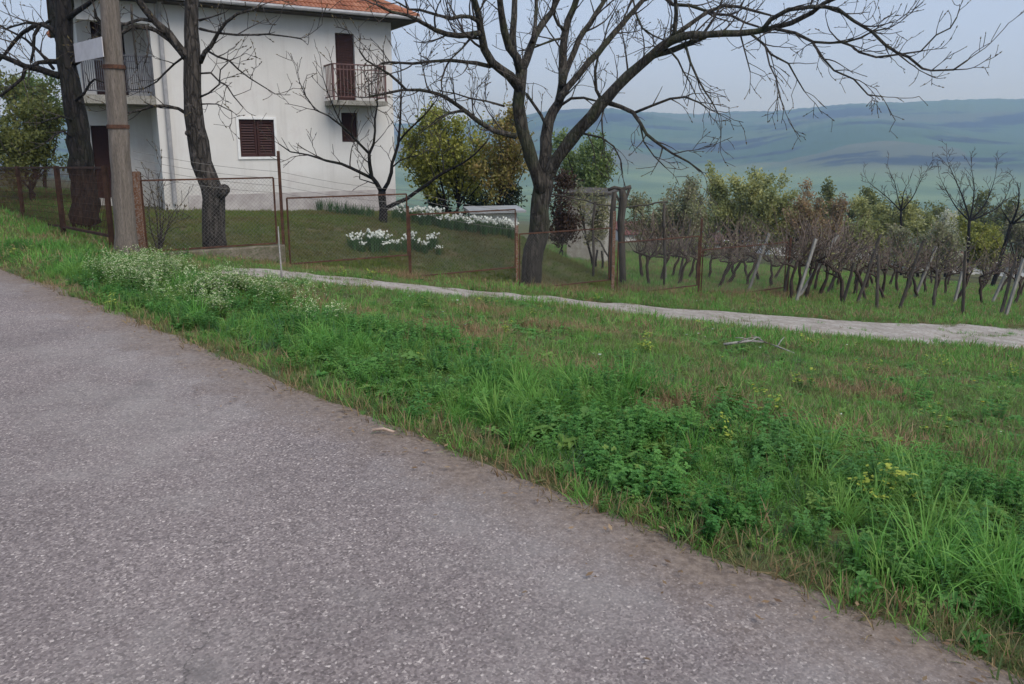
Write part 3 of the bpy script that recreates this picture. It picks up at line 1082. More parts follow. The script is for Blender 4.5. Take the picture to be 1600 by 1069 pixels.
# ------------------------------------------------------------------ trees
class Tree:
    def __init__(s, depth, seed=1, nb=6):
        s.D = depth
        s.r = random.Random(seed)
        s.wood = MB()
        s.twigs = MB()
        s.buds = MB()
        s.ntw = 0
        s.thick = 1.0
        s.more = 1.0
        s.kl = 1.0
        s.pts = []
        s.minr = .00036 * depth
        s.curl = 1.0 if depth < 28 else .45

    def px2(s, pts, d0, d1):
        n = len(pts)
        return [at(x, y, s.D + d0 + (d1 - d0) * i / max(1, n - 1)) for i, (x, y) in enumerate(pts)]

    def resample(s, P, step):
        P = [np.array(p) for p in P]
        # catmull-rom through the traced points
        out = []
        for i in range(len(P) - 1):
            p0, p1, p2, p3 = P[max(i - 1, 0)], P[i], P[i + 1], P[min(i + 2, len(P) - 1)]
            n = max(1, int(np.linalg.norm(p2 - p1) / step))
            for k in range(n):
                t = k / n
                out.append(0.5 * ((2 * p1) + (-p0 + p2) * t + (2 * p0 - 5 * p1 + 4 * p2 - p3) * t * t + (-p0 + 3 * p1 - 3 * p2 + p3) * t ** 3))
        out.append(P[-1])
        return out

    def limb(s, pts, r0, r1, d0=0.0, d1=0.0, n=8, step=0.22, kids=1.0, klen=1.0, start=0.25, ext=None, world=False, rough=0.08, drop=0.0, lvl=2):
        """a traced limb (pixel points), radii in metres, with its side shoots"""
        P = pts if world else s.px2(pts, d0, d1)
        P = s.resample(P, step)
        r0, r1 = r0 * s.thick, r1 * s.thick
        L0 = len(P)
        if ext:
            d = P[-1] - P[-2]
            d = d / np.linalg.norm(d)
            q = P[-1].copy()
            for i in range(int(ext / step)):
                d = d + np.array([s.r.uniform(-.14, .14), s.r.uniform(-.14, .14), s.r.uniform(-.1, .1)])
                d /= np.linalg.norm(d)
                q = q + d * step
                P.append(q.copy())
        m = len(P)
        rad = []
        for i in range(m):
            t = min(1.0, i / (L0 - 1))
            rr_ = r0 + (r1 - r0) * t
            rad.append(max(.004, rr_ * (1 + s.r.uniform(-rough, rough))))
        if ext:
            ke = len(P) - L0
            for i in range(ke):
                rad[L0 + i] = max(.008, rad[L0 - 1] * (1 - i / ke))
        P = [p + np.array([s.r.uniform(-1, 1), s.r.uniform(-1, 1), s.r.uniform(-1, 1)]) * (rad[i] * .12 + .004) if 0 < i < m - 1 else p for i, p in enumerate(P)]
        (s.wood if r0 > .02 else s.twigs).tube(P, rad, n if r0 > .04 else 5)
        klen = klen * s.kl
        if kids > 0:
            L = step * m
            i0 = int(m * start)
            for i in range(i0, m):
                if s.r.random() < kids * step * 5.0 * s.more:
                    t = P[min(i + 1, m - 1)] - P[i - 1]
                    s.shoot(P[i], t, rad[i], klen * s.r.uniform(.45, 1.25) * (0.55 + .45 * (1 - i / m)), lvl, drop)
            s.shoot(P[-1], P[-1] - P[-2], rad[-1], klen * .8, lvl, drop, .3)
        return P

    def shoot(s, p, t, rp, L, lvl, drop=0.0, spread=1.0):
        """a curved side shoot that forks into twigs with buds"""
        t = t / (np.linalg.norm(t) + 1e-9)
        a = np.array([s.r.gauss(0, 1), s.r.gauss(0, 1), s.r.gauss(0, 1)])
        a -= t * a.dot(t)
        a /= np.linalg.norm(a) + 1e-9
        ang = s.r.uniform(.5, 1.1) * spread
        d = t * math.cos(ang) + a * math.sin(ang)
        d[2] += .1 - drop * .5
        d /= np.linalg.norm(d)
        st = 0.11 if lvl > 1 else 0.075
        n = max(3, int(L / st))
        r0 = max(s.minr, min(rp * .6, .007 + .012 * L))
        P, R = [np.array(p)], [r0]
        bend = np.array([s.r.gauss(0, .05), s.r.gauss(0, .05), s.r.gauss(0, .05) + (.05 if drop <= 0 else -drop * .06)])
        for i in range(n):
            up = .03 if drop <= 0 else (-.05 * drop if i < n * .7 else .10)
            d = d + bend * s.curl + np.array([s.r.gauss(0, .11), s.r.gauss(0, .11), s.r.gauss(0, .09)]) * s.curl + np.array([0, 0, up])
            d /= np.linalg.norm(d)
            P.append(P[-1] + d * st)
            R.append(max(s.minr * (1 if lvl > 0 else .8), r0 * (1 - .7 * (i + 1) / n)))
        s.twigs.tube(P, R, 4 if lvl > 1 else 3, cap=False)
        s.ntw += 1
        s.pts.extend(P[1:])
        if lvl > 0:
            for i in range(2, n + 1):
                if s.r.random() < (.46 if lvl > 1 else .34):
                    s.shoot(P[i], P[i] - P[i - 1], R[i], L * s.r.uniform(.28, .55), lvl - 1, drop)
        if lvl <= 1:
            s.bud(P[-1], d)
            if s.r.random() < .5:
                s.bud(P[len(P) // 2] + np.array([0, 0, .01]), d)

    def bud(s, p, d, sz=None):
        sz = sz or s.r.uniform(.014, .032)
        d = np.array(d)
        a = np.cross(d, [0.31, .52, .8]); a /= np.linalg.norm(a) + 1e-9
        b_ = np.cross(d, a)
        s.buds.add([p, p + d * sz * .9 + a * sz * .5, p + d * sz * .9 - a * sz * .25 + b_ * sz * .43, p + d * sz * .9 - a * sz * .25 - b_ * sz * .43, p + d * sz * 2.4],
                   [(0, 2, 1), (0, 3, 2), (0, 1, 3), (4, 1, 2), (4, 2, 3), (4, 3, 1)])

    def finish(s, name, loc, label, bark, twig, group=None, bud=True, cat='tree'):
        root = empty(name, loc)
        tag(root, label, cat, group)
        for mb_, nm, mt in ((s.wood, 'trunk', bark), (s.twigs, 'crown', twig)):
            if mb_.v:
                mb_.v = [(v[0] - loc[0], v[1] - loc[1], v[2] - loc[2]) for v in mb_.v]
                o_ = mb_.build(nm, mt, root, True)
                cr = o_
        if bud and s.buds.v:
            s.buds.v = [(v[0] - loc[0], v[1] - loc[1], v[2] - loc[2]) for v in s.buds.v]
            tag(s.buds.build('buds', M['bud'], cr), kind='stuff')
        return root


K = 1 / 1200.0
# --- the big walnut
wb_s = along_fence(832)
wp = FO + FD * wb_s + FN * 0.75
WD = float(wp[1])
W = Tree(WD, 5)
W.thick = .86
W.more = 1.9
W.kl = 1.4
q = WD * K
base = at(829, 452, WD)
base[2] = float(H(base[0], base[1]))
W.limb([(828, 456), (829, 430), (836, 390), (842, 350), (846, 315), (848, 292), (849, 270)], 18.5 * q, 17 * q, n=16, kids=0, rough=.05)
W.limb([(829, 449), (820, 455), (808, 460)], 15 * q, 5 * q, 0, -.3, n=8, kids=0)
W.limb([(829, 449), (842, 455), (853, 460)], 15 * q, 5 * q, 0, -.3, n=8, kids=0)
# left stem
W.limb([(846, 300), (836, 262), (824, 225), (813, 190), (810, 165), (812, 135), (815, 108)], 12.5 * q, 10 * q, -.1, -.5, n=12, kids=.25, klen=.7)
W.limb([(814, 116), (806, 90), (795, 75), (787, 47), (783, 20), (781, -6)], 7.5 * q, 5 * q, -.5, -1.2, ext=2.6, kids=.8, klen=1.1)
W.limb([(803, 84), (800, 56), (803, 25), (805, -6)], 6 * q, 4.5 * q, -.6, -.3, ext=2.8, kids=.8)
W.limb([(815, 112), (822, 95), (830, 75), (836, 56), (848, 38), (862, 19), (873, -6)], 7.5 * q, 4.5 * q, -.5, .4, ext=2.8, kids=.8)
W.limb([(832, 66), (836, 40), (838, 15), (838, -6)], 4 * q, 3 * q, -.4, .3, ext=2.2, kids=.9)
W.limb([(812, 138), (797, 120), (769, 97), (757, 76), (751, 47), (747, 20), (739, -6)], 9 * q, 5 * q, -.5, -1.6, ext=2.4, kids=1.0, klen=1.1)
W.limb([(748, 52), (739, 54), (718, 56), (699, 54), (680, 47), (669, 41), (650, 30), (637, 24), (612, 18), (590, 8)], 5 * q, 1.8 * q, -1.3, -3.0, kids=1.5, klen=.95, start=.1)
W.limb([(748, 34), (735, 26), (720, 25), (705, 30), (684, 24), (656, 15), (640, 15), (622, 4)], 3.6 * q, 1.4 * q, -1.5, -2.6, kids=1.6, klen=.9, start=.1)
W.limb([(766, 104), (745, 99), (731, 97), (703, 94), (675, 96), (645, 99), (609, 97), (596, 99)], 3.6 * q, 1.2 * q, -.8, -2.0, kids=1.9, klen=.9, start=.08, drop=.3)
W.limb([(748, 60), (735, 60), (722, 76), (705, 92)], 2.5 * q, 1.2 * q, -1.2, -1.8, kids=1.6, klen=.7)
W.limb([(806, 213), (772, 204), (744, 187), (715, 164), (686, 147), (657, 141), (629, 141), (600, 147), (578, 151)], 5 * q, 1.6 * q, -.4, -2.6, kids=1.3, klen=.9, start=.12)
W.limb([(634, 140), (624, 129), (609, 116), (600, 111), (572, 94), (562, 80)], 2.4 * q, 1.2 * q, -2.0, -2.6, kids=1.4, klen=.7)
W.limb([(724, 172), (705, 176), (690, 184), (678, 194)], 2.2 * q, 1 * q, -1.3, -1.7, kids=1.2, klen=.6)
W.limb([(788, 166), (760, 158), (735, 154), (710, 146), (690, 143)], 2.2 * q, 1 * q, -.6, -1.6, kids=1.4, klen=.7)
# middle stem
W.limb([(849, 300), (851, 255), (853, 216), (857, 190), (872, 161), (879, 129), (879, 101), (882, 57), (888, 32), (903, -6)], 12 * q, 5 * q, 0, .9, n=12, ext=3.0, kids=.6, klen=1.1)
W.limb([(878, 135), (884, 112), (890, 98), (905, 63), (930, 23), (949, -6)], 6.5 * q, 4 * q, .3, 1.4, ext=2.8, kids=.8, klen=1.1)
W.limb([(873, 158), (887, 137), (912, 107), (944, 71), (972, 37), (992, 15), (1011, -6)], 7 * q, 4.2 * q, .2, .9, ext=2.8, kids=.9, klen=1.1)
W.limb([(880, 60), (866, 62), (845, 70), (825, 78), (812, 79)], 2.4 * q, 1.2 * q, .4, .1, kids=.8, klen=.6)
W.limb([(854, 198), (846, 180), (832, 160), (822, 146)], 3 * q, 2.5 * q, .1, .1, kids=.4, klen=.5)
W.limb([(876, 165), (892, 154), (912, 153), (932, 158)], 2.8 * q, 1.8 * q, .1, -.1, kids=.9, klen=.6)
W.limb([(992, 16), (996, 28), (1004, 44), (1020, 55), (1038, 63)], 2.4 * q, 1.4 * q, .8, .4, kids=1.2, klen=.7)
W.limb([(882, 46), (872, 38), (866, 24), (866, 5), (870, -8)], 3 * q, 2 * q, .6, .2, kids=.9, klen=.8, ext=1.2)
# right limb
W.limb([(848, 296), (862, 262), (880, 234), (905, 204), (925, 180), (947, 154), (981, 118), (1019, 85), (1047, 64), (1066, 57), (1103, 54), (1155, 52), (1204, 45), (1237, 36), (1270, 19), (1287, 5), (1309, -4)], 13 * q, 2.6 * q, 0, -2.2, n=12, kids=.9, klen=1.0, ext=1.6, start=.3)
W.limb([(1012, 91), (1047, 79), (1075, 69), (1103, 57)], 5.5 * q, 4 * q, -.9, -1.2, kids=.8, klen=.8)
W.limb([(1050, 62), (1054, 50), (1057, 20), (1055, -6)], 4 * q, 3 * q, -1.1, -1.3, ext=2.0, kids=1.2)
W.limb([(1053, 56), (1075, 41), (1103, 21), (1131, 9), (1155, 11), (1180, 18), (1204, 24)], 4 * q, 1.8 * q, -1.1, -.6, kids=1.4, klen=.9)
W.limb([(1036, -6), (1052, 7), (1079, 9), (1101, 17), (1122, 22), (1141, 24), (1165, 36), (1185, 42)], 3.2 * q, 1.6 * q, -.2, -.9, kids=1.3, klen=.8)
W.limb([(1193, 45), (1204, 30), (1232, 16), (1265, 11), (1309, 14), (1334, 33), (1361, 49), (1383, 69), (1402, 82), (1419, 89), (1441, 107), (1455, 110), (1490, 109), (1512, 94)], 3.8 * q, 1.2 * q, -1.7, -3.2, kids=1.6, klen=.8, start=.15)
W.limb([(1210, 45), (1243, 52), (1270, 66), (1320, 66), (1345, 59), (1364, 49), (1390, 44)], 2.8 * q, 1.1 * q, -1.8, -2.4, kids=1.7, klen=.7, start=.1)
W.limb([(1315, 66), (1330, 72), (1342, 82), (1369, 89), (1402, 85), (1438, 80), (1463, 55), (1485, 44), (1495, 27)], 1.9 * q, 1 * q, -2.2, -2.8, kids=1.6, klen=.6, start=.1)
W.limb([(1270, 67), (1287, 93), (1303, 110), (1334, 124), (1356, 148), (1378, 151)], 2.0 * q, .9 * q, -2.0, -2.3, kids=1.8, klen=.6, start=.1, drop=.5)
W.limb([(1174, 54), (1193, 69), (1204, 85), (1232, 99), (1246, 124), (1257, 143)], 2.3 * q, .9 * q, -1.6, -1.9, kids=1.8, klen=.6, start=.15, drop=.5)
W.limb([(1196, 73), (1202, 102), (1213, 124), (1218, 151), (1225, 168)], 1.5 * q, .9 * q, -1.7, -1.8, kids=1.6, klen=.5, start=.1, drop=.6)
W.limb([(1157, 55), (1162, 75), (1168, 98), (1172, 112)], 1.6 * q, .9 * q, -1.5, -1.6, kids=1.4, klen=.45, drop=.5)
W.limb([(1045, 77), (1060, 94), (1068, 112), (1078, 128), (1088, 150)], 2 * q, .9 * q, -1.1, -1.5, kids=1.8, klen=.6, start=.1, drop=.5)
W.limb([(1071, 71), (1079, 97), (1090, 122), (1101, 142), (1112, 159), (1122, 178)], 2.4 * q, .9 * q, -1.2, -1.9, kids=2.2, klen=.7, start=.15, drop=.5)
W.limb([(948, 160), (970, 167), (989, 176), (1000, 193), (1010, 210), (1035, 229), (1051, 240), (1076, 253), (1096, 268)], 4.2 * q, 1.1 * q, -.6, -2.2, kids=1.7, klen=.8, start=.2, drop=.35)
W.limb([(990, 177), (1019, 165), (1047, 154), (1071, 152), (1092, 160), (1110, 172)], 2.6 * q, 1 * q, -.9, -1.9, kids=1.9, klen=.7, start=.2, drop=.4)
W.limb([(941, 158), (931, 140), (930, 112), (934, 90), (938, 74)], 3.2 * q, 1.2 * q, -.6, -.9, kids=1.2, klen=.6)
W.limb([(903, 207), (918, 210), (940, 215), (959, 229), (970, 250), (973, 272)], 2.4 * q, 1 * q, -.4, -.9, kids=1.3, klen=.5, drop=.5)
W.limb([(944, 166), (940, 185), (941, 205), (944, 222)], 1.8 * q, 1 * q, -.6, -.9, kids=1.2, klen=.45, drop=.5)
W.limb([(1000, 193), (1006, 222), (1022, 244), (1040, 262)], 1.6 * q, .9 * q, -1.2, -1.5, kids=1.8, klen=.5, drop=.5)
W.limb([(1098, 54), (1110, 36), (1118, 24), (1124, 12), (1130, -6)], 2.4 * q, 1.6 * q, -1.3, -.9, kids=1.2, klen=.8, ext=1.2)
W.finish('walnut_tree', tuple(base), 'large spreading bare tree with forked trunk behind the mesh fence', M['walnut'], M['twig'])

# --- pruned tree in the garden corner
p_ = FO + FD * along_fence(338) + FN * 0.55
T = Tree(float(p_[1]), 9)
T.more = 1.5
q = T.D * K
b0 = at(337, 394, T.D); b0[2] = float(H(b0[0], b0[1]))
T.limb([(337, 400), (336, 365), (336, 330), (328, 292), (317, 255), (309, 220), (303, 180), (301, 130), (301, 95), (300, 50), (299, 15), (299, -6)], 18.5 * q, 9.5 * q, n=16, kids=0, ext=2.8, rough=.05)
T.limb([(339, 306), (346, 299), (351, 296)], 11 * q, 8.5 * q, -.05, -.22, n=10, kids=0, rough=.02)
T.limb([(301, 208), (296, 208), (293, 208)], 6 * q, 4.5 * q, -.03, -.16, n=8, kids=0)
T.limb([(300, 98), (288, 86), (275, 70), (263, 52), (245, 36), (228, 15), (212, -6)], 7.5 * q, 4.5 * q, 0, -.5, kids=.9, klen=.8, ext=1.6)
T.limb([(290, 92), (278, 76), (265, 62), (245, 48), (225, 42), (205, 43), (188, 53), (172, 60)], 4.2 * q, 2.2 * q, 0, -.7, kids=1.0, klen=.7)
T.limb([(246, 34), (220, 30), (195, 38), (180, 42)], 3 * q, 1.8 * q, -.3, -.6, kids=1.0, klen=.6)
T.limb([(205, 6), (207, 40), (211, 75), (215, 108)], 1.8 * q, 1.2 * q, -.5, -.6, kids=.8, klen=.5, drop=.4)
T.limb([(229, 44), (233, 66), (231, 85), (226, 100)], 1.4 * q, .9 * q, -.5, -.6, kids=.8, klen=.35, drop=.4)
T.limb([(313, 98), (320, 82), (330, 72), (340, 52), (352, 35), (370, 22), (395, 15), (410, 8)], 3.6 * q, 1.2 * q, 0, -.6, kids=1.3, klen=.6)
T.limb([(312, 45), (345, 52), (370, 55), (420, 54), (470, 60)], 2.2 * q, .9 * q, 0, -.8, kids=1.5, klen=.6)
T.limb([(312, 32), (325, 29), (345, 22)], 2 * q, 1 * q, 0, -.3, kids=1.2, klen=.5)
T.limb([(322, 78), (340, 88), (358, 95), (372, 108), (390, 122), (412, 136), (430, 147)], 1.8 * q, .8 * q, 0, -.6, kids=1.7, klen=.5)
T.limb([(311, 115), (330, 114), (343, 128), (354, 134), (365, 150), (380, 168)], 1.6 * q, .8 * q, 0, -.5, kids=1.5, klen=.5)
T.limb([(312, 152), (326, 146), (342, 132), (344, 110), (356, 98)], 1.7 * q, .8 * q, 0, -.5, kids=1.3, klen=.45)
T.limb([(312, 163), (340, 163), (362, 174)], 1.4 * q, .8 * q, 0, -.4, kids=1.2, klen=.4)
T.limb([(294, 179), (278, 170), (258, 165), (240, 166), (222, 171), (205, 176), (186, 178)], 3 * q, 1.4 * q, 0, -.5, kids=.6, klen=.5)
T.limb([(291, 86), (272, 100), (256, 116), (245, 128), (225, 138), (205, 141)], 1.9 * q, .8 * q, .1, .4, kids=1.4, klen=.5)
T.finish('pruned_tree', tuple(b0), 'bare pruned tree with burl and bent trunk behind the mesh fence', M['bark_grey'], M['twig'])

# --- dark tree behind the roadside fence
T = Tree(16.0, 21)
T.more = 1.5
q = T.D * K
b0 = at(134, 350, T.D); b0[2] = float(H(b0[0], b0[1]))
T.limb([(136, 352), (131, 300), (128, 262), (121, 200), (113, 160), (108, 130), (103, 95), (100, 60), (99, 25), (98, -6)], 22 * q, 10 * q, n=16, kids=0, ext=2.5, rough=.06)
T.limb([(104, 100), (94, 70), (86, 35), (80, -6)], 7 * q, 5 * q, 0, .5, kids=.4, ext=2.2)
T.limb([(100, 120), (84, 116), (60, 108), (40, 103), (20, 95), (0, 86), (-25, 78)], 5.5 * q, 3 * q, 0, -.6, kids=1.2, klen=.9)
T.limb([(98, 97), (80, 96), (60, 98), (45, 107)], 4 * q, 2.6 * q, 0, -.3, kids=1.1, klen=.7)
T.limb([(92, 58), (80, 44), (66, 38), (52, 42), (36, 52), (22, 66), (8, 84), (-6, 100)], 4.5 * q, 1.8 * q, 0, .4, kids=1.6, klen=.8)
T.limb([(62, 40), (54, 56), (52, 80), (48, 98)], 2.8 * q, 2 * q, 0, 0, kids=1.2, klen=.6)
T.limb([(40, 104), (36, 122), (20, 136), (4, 148), (-12, 156)], 3 * q, 1.5 * q, -.3, -.5, kids=1.4, klen=.7)
T.limb([(86, 26), (70, 38), (40, 36), (10, 45)], 2.5 * q, 1.2 * q, .3, .8, kids=1.8, klen=.8)
T.limb([(84, 108), (64, 84), (40, 62), (15, 48), (-10, 35)], 2.8 * q, 1.2 * q, .1, .6, kids=1.8, klen=.8)
T.limb([(112, 100), (120, 96), (130, 85), (145, 65), (158, 48), (156, 34), (150, 26), (148, 14)], 5.5 * q, 1.6 * q, 0, -.5, kids=.7, klen=.5)
T.limb([(140, 72), (152, 64), (166, 56)], 2.5 * q, 1.4 * q, -.2, -.5, kids=.9, klen=.4)
T.limb([(104, 32), (116, 21), (135, 9), (152, -4)], 4.2 * q, 2.6 * q, 0, -.4, kids=.8, klen=.7, ext=1.5)
T.limb([(118, 158), (130, 148), (140, 131), (148, 124), (160, 128), (172, 131)], 2.4 * q, 1 * q, -.2, -.5, kids=1.0, klen=.4)
T.limb([(112, 188), (96, 182), (80, 186), (64, 192)], 2 * q, 1 * q, -.2, -.5, kids=2.2, klen=.6)
T.limb([(114, 215), (98, 205), (84, 212), (70, 224)], 2 * q, 1 * q, -.2, -.6, kids=2.2, klen=.6)
T.finish('dark_tree', tuple(b0), 'dark bare tree with thick trunk rising behind the roadside fence', M['bark_dark'], M['twig'])

# --- small fruit tree on the lawn
hp = hit(599, 347)
T = Tree(float(hp[1]), 33)
T.thick = .72
T.more = 1.9
T.kl = 1.25
q = T.D * K
T.limb([(599, 351), (599, 335), (598, 315), (597, 299)], 9.5 * q, 7.5 * q, n=12, kids=0, step=.12)
T.limb([(597, 302), (588, 286), (581, 276), (578, 255), (577, 240), (584, 226), (586, 205), (586, 186), (590, 164), (588, 140)], 5 * q, 1.3 * q, 0, -.5, kids=1.6, klen=.7)
T.limb([(577, 240), (563, 226), (550, 212), (535, 197), (513, 181), (493, 172), (478, 150), (468, 128)], 3.2 * q, .9 * q, -.1, -.9, kids=2.2, klen=.8)
T.limb([(535, 197), (522, 170), (512, 145), (505, 122)], 1.8 * q, .8 * q, -.3, -.7, kids=2.2, klen=.6)
T.limb([(582, 279), (561, 268), (533, 256), (510, 251), (482, 242), (454, 237), (436, 225)], 3.6 * q, 1 * q, 0, -.8, kids=2.4, klen=.75)
T.limb([(588, 288), (575, 284), (562, 280), (562, 268)], 1.7 * q, .9 * q, 0, -.3, kids=1.4, klen=.4)
T.limb([(598, 300), (607, 286), (612, 270), (612, 256), (618, 240), (622, 226), (625, 189), (627, 155), (627, 128), (626, 100)], 4.6 * q, 1 * q, 0, -.2, kids=1.3, klen=.7)
T.limb([(623, 222), (632, 210), (642, 200), (665, 178), (681, 158), (690, 140)], 2.6 * q, .9 * q, 0, -.5, kids=1.5, klen=.7)
T.limb([(612, 262), (624, 252), (638, 246), (655, 242)], 2.2 * q, .9 * q, 0, .4, kids=2.4, klen=.6)
T.limb([(602, 326), (618, 319), (636, 310), (665, 290), (693, 270), (721, 256), (743, 240), (760, 222)], 5 * q, 1.4 * q, 0, -.9, kids=.9, klen=.8, start=.45)
T.finish('fruit_tree', tuple(hp), 'small low-forked bare fruit tree on the lawn before the house', M['bark_dark'], M['twig'])


# ------------------------------------------------------------------ leafy trees and shrubs in the background
def leafy(name, label, base_px, lobes, depth, mat, n, size, seed, bark='bark_dark', cat='tree', stems=1, ground=True, twig=1.0, group=None):
    """a tree grown from its limbs: leaves sit along the shoots"""
    r = np.random.default_rng(seed)
    rd = random.Random(seed)
    b0 = at(base_px[0], base_px[1], depth)
    if ground:
        b0[2] = float(H(b0[0], b0[1]))
    root = empty(name, b0)
    tag(root, label, cat, group)
    T = Tree(depth, seed)
    T.curl = .7
    T.minr = .00022 * depth
    cs, rs = [], []
    for (cx, cy, rx, ry) in lobes:
        cs.append(at(cx, cy, depth + rd.uniform(-.5, .5) * rx * K * depth) - b0)
        rs.append(np.array((rx, rx * .9, ry)) * K * depth)
    top = np.mean(cs, 0)
    hgt = max(1.2, float(top[2]))
    r0 = min(.16, .028 * hgt + .02) / (1 + .6 * (stems > 1))
    forks = []
    for k in range(stems):
        off_ = np.array([rd.uniform(-1, 1), rd.uniform(-.6, .6), 0]) * (.12 * hgt if stems > 1 else 0)
        tgt = cs[k % len(cs)] if stems > 1 else top
        fork = off_ + (tgt - off_) * rd.uniform(.25, .42)
        T.limb([off_ - np.array([0, 0, .25]), off_ * .8 + fork * .45 + np.array([rd.uniform(-.1, .1), 0, 0]), fork], r0, r0 * .75, world=True, kids=0, step=.3, n=7)
        forks.append(fork)
    T.pts = []
    for c_, q_ in zip(cs, rs):
        nl = 5
        for k in range(nl):
            d_ = np.array([rd.gauss(0, 1), rd.gauss(0, 1), rd.gauss(.25, .8)]); d_ /= np.linalg.norm(d_)
            tip = c_ + d_ * q_ * rd.uniform(.35, 1.0)
            f_ = min(forks, key=lambda f: np.linalg.norm(f - tip))
            mid_ = f_ * .5 + tip * .5 + np.array([rd.uniform(-.15, .15), rd.uniform(-.15, .15), rd.uniform(-.1, .2)]) * np.mean(q_)
            T.limb([f_, mid_, tip], r0 * .42, .012, world=True, kids=.34 * twig + .12, klen=float(np.mean(q_)) * .8, start=.4, step=.25, lvl=1)
    pts = np.array(T.pts)
    n = int(n * 2.7)
    w = r.random(len(pts)) ** 2.2
    idx = r.choice(len(pts), n, p=w / w.sum())
    P_ = pts[idx] + r.normal(size=(n, 3)) * (.06 + size * 1.1)
    a = r.normal(size=(n, 3)); a /= np.linalg.norm(a, axis=1)[:, None]
    b_ = np.cross(a, r.normal(size=(n, 3))); b_ /= np.linalg.norm(b_, axis=1)[:, None]
    sz = size * r.uniform(.45, 1.3, n)[:, None]
    V = np.stack([P_ - a * sz, P_ + b_ * sz * .5, P_ + a * sz, P_ - b_ * sz * .5], 1).reshape(-1, 3)
    T.wood.build('trunk', M[bark], root, True)
    c_ = link('crown', np_mesh('crown', V, np.arange(n * 4).reshape(n, 4), mat, False), root)
    if T.twigs.v:
        T.twigs.build('twigs', M['twig'], c_)
    return root


LM = {}
def lm(name, cols):
    LM[name] = leaf_mat('leaves_' + name, cols, 0.35, per='island')
    return LM[name]


lm('yellowgreen', [(0.20, 0.225, 0.045), (0.29, 0.31, 0.07), (0.38, 0.38, 0.10)])
lm('orange', [(0.28, 0.19, 0.075), (0.31, 0.26, 0.085), (0.25, 0.24, 0.065)])
lm('green', [(0.12, 0.18, 0.06), (0.18, 0.25, 0.085), (0.235, 0.30, 0.12)])
lm('pale', [(0.26, 0.28, 0.10), (0.36, 0.38, 0.15), (0.45, 0.45, 0.21)])
lm('olive', [(0.12, 0.14, 0.045), (0.17, 0.19, 0.06), (0.22, 0.235, 0.085)])
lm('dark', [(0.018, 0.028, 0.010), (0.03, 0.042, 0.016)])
lm('reddish', [(0.26, 0.17, 0.105), (0.33, 0.23, 0.14), (0.30, 0.27, 0.13)])
lm('blossom', [(0.50, 0.50, 0.42), (0.62, 0.62, 0.55), (0.30, 0.34, 0.16)])
lm('greygreen', [(0.20, 0.21, 0.115), (0.28, 0.29, 0.16), (0.24, 0.20, 0.15)])
lm('brownish', [(0.055, 0.035, 0.025), (0.08, 0.05, 0.035)])

leafy('garden_tree', 'yellow-green leafing tree with open crown beyond the flower border', (706, 352), [(690, 245, 45, 48), (725, 225, 50, 42), (660, 275, 32, 34), (740, 275, 42, 32), (700, 205, 34, 26), (650, 240, 26, 28), (705, 285, 46, 26)], 30, LM['yellowgreen'], 5600, .075, 41, stems=3, twig=1.0)
leafy('garden_tree', 'budding tree with orange-brown young leaves beyond the flower border', (772, 352), [(775, 235, 38, 48), (798, 215, 30, 36), (765, 280, 38, 28), (800, 265, 30, 34)], 29, LM['orange'], 3000, .07, 42, stems=3, twig=1.0)
leafy('garden_tree', 'fresh green tree beside the rough-walled outbuilding', (915, 372), [(912, 235, 44, 42), (888, 265, 30, 32), (935, 268, 30, 32), (915, 285, 36, 20)], 36, LM['green'], 5000, .08, 43)
leafy('dark_shrub', 'dark brown shrub standing right behind the walnut trunk', (884, 400), [(880, 300, 20, 26), (886, 345, 20, 30), (872, 370, 14, 22)], 24, LM['brownish'], 1300, .06, 44, cat='shrub', stems=3)
leafy('twiggy_bush', 'thin greenish bush half hiding the rough-walled outbuilding', (932, 385), [(938, 330, 20, 34), (905, 318, 20, 20), (928, 362, 22, 22)], 26, LM['greygreen'], 1100, .05, 58, cat='bush', stems=4, twig=1.6)
leafy('dark_shrub', 'very dark green bush under the yellow-green garden tree', (760, 352), [(750, 325, 46, 22), (800, 312, 26, 24), (690, 325, 22, 14)], 31.5, LM['dark'], 1700, .075, 45, cat='shrub', stems=3)
leafy('hedge_bush', 'olive evergreen bush beside the dark tree at the roadside', (45, 335), [(40, 190, 48, 50), (10, 215, 40, 60), (70, 235, 40, 45), (-30, 200, 60, 70), (60, 270, 45, 40), (20, 280, 45, 40), (80, 200, 30, 40)], 22, LM['olive'], 5200, .06, 46, cat='bush', stems=3)
leafy('hedge_bush', 'brighter green bush peeking above the olive evergreen', (75, 300), [(72, 155, 30, 32), (40, 165, 28, 28)], 29, LM['green'], 1700, .07, 47, cat='bush', stems=2)
leafy('orchard_tree', 'round green leafing tree above the vineyard', (1150, 402), [(1145, 300, 48, 38), (1180, 325, 44, 40), (1122, 330, 38, 40), (1215, 335, 30, 36), (1150, 362, 62, 28)], 46, LM['pale'], 7000, .10, 48, twig=.6)
leafy('orchard_tree', 'reddish budding tree between the green orchard trees', (1272, 408), [(1268, 335, 36, 36), (1296, 345, 30, 36), (1248, 362, 32, 30)], 44, LM['reddish'], 3600, .08, 49, twig=1.3)
leafy('orchard_tree', 'pale green low tree beside the white blossoming one', (1385, 414), [(1380, 352, 46, 32), (1350, 370, 38, 30), (1425, 368, 36, 30)], 48, LM['pale'], 5200, .10, 50, twig=.6)
leafy('blossom_tree', 'white blossoming tree below the bare orchard trees', (1478, 414), [(1475, 360, 36, 24), (1450, 374, 28, 20), (1500, 376, 26, 20)], 52, LM['blossom'], 2800, .085, 51, twig=.5)
leafy('orchard_tree', 'yellow-green bushy tree beyond the right-hand vine stakes', (1540, 420), [(1535, 378, 36, 24), (1560, 386, 30, 24), (1512, 392, 26, 20)], 46, LM['yellowgreen'], 3400, .095, 52, twig=.6)
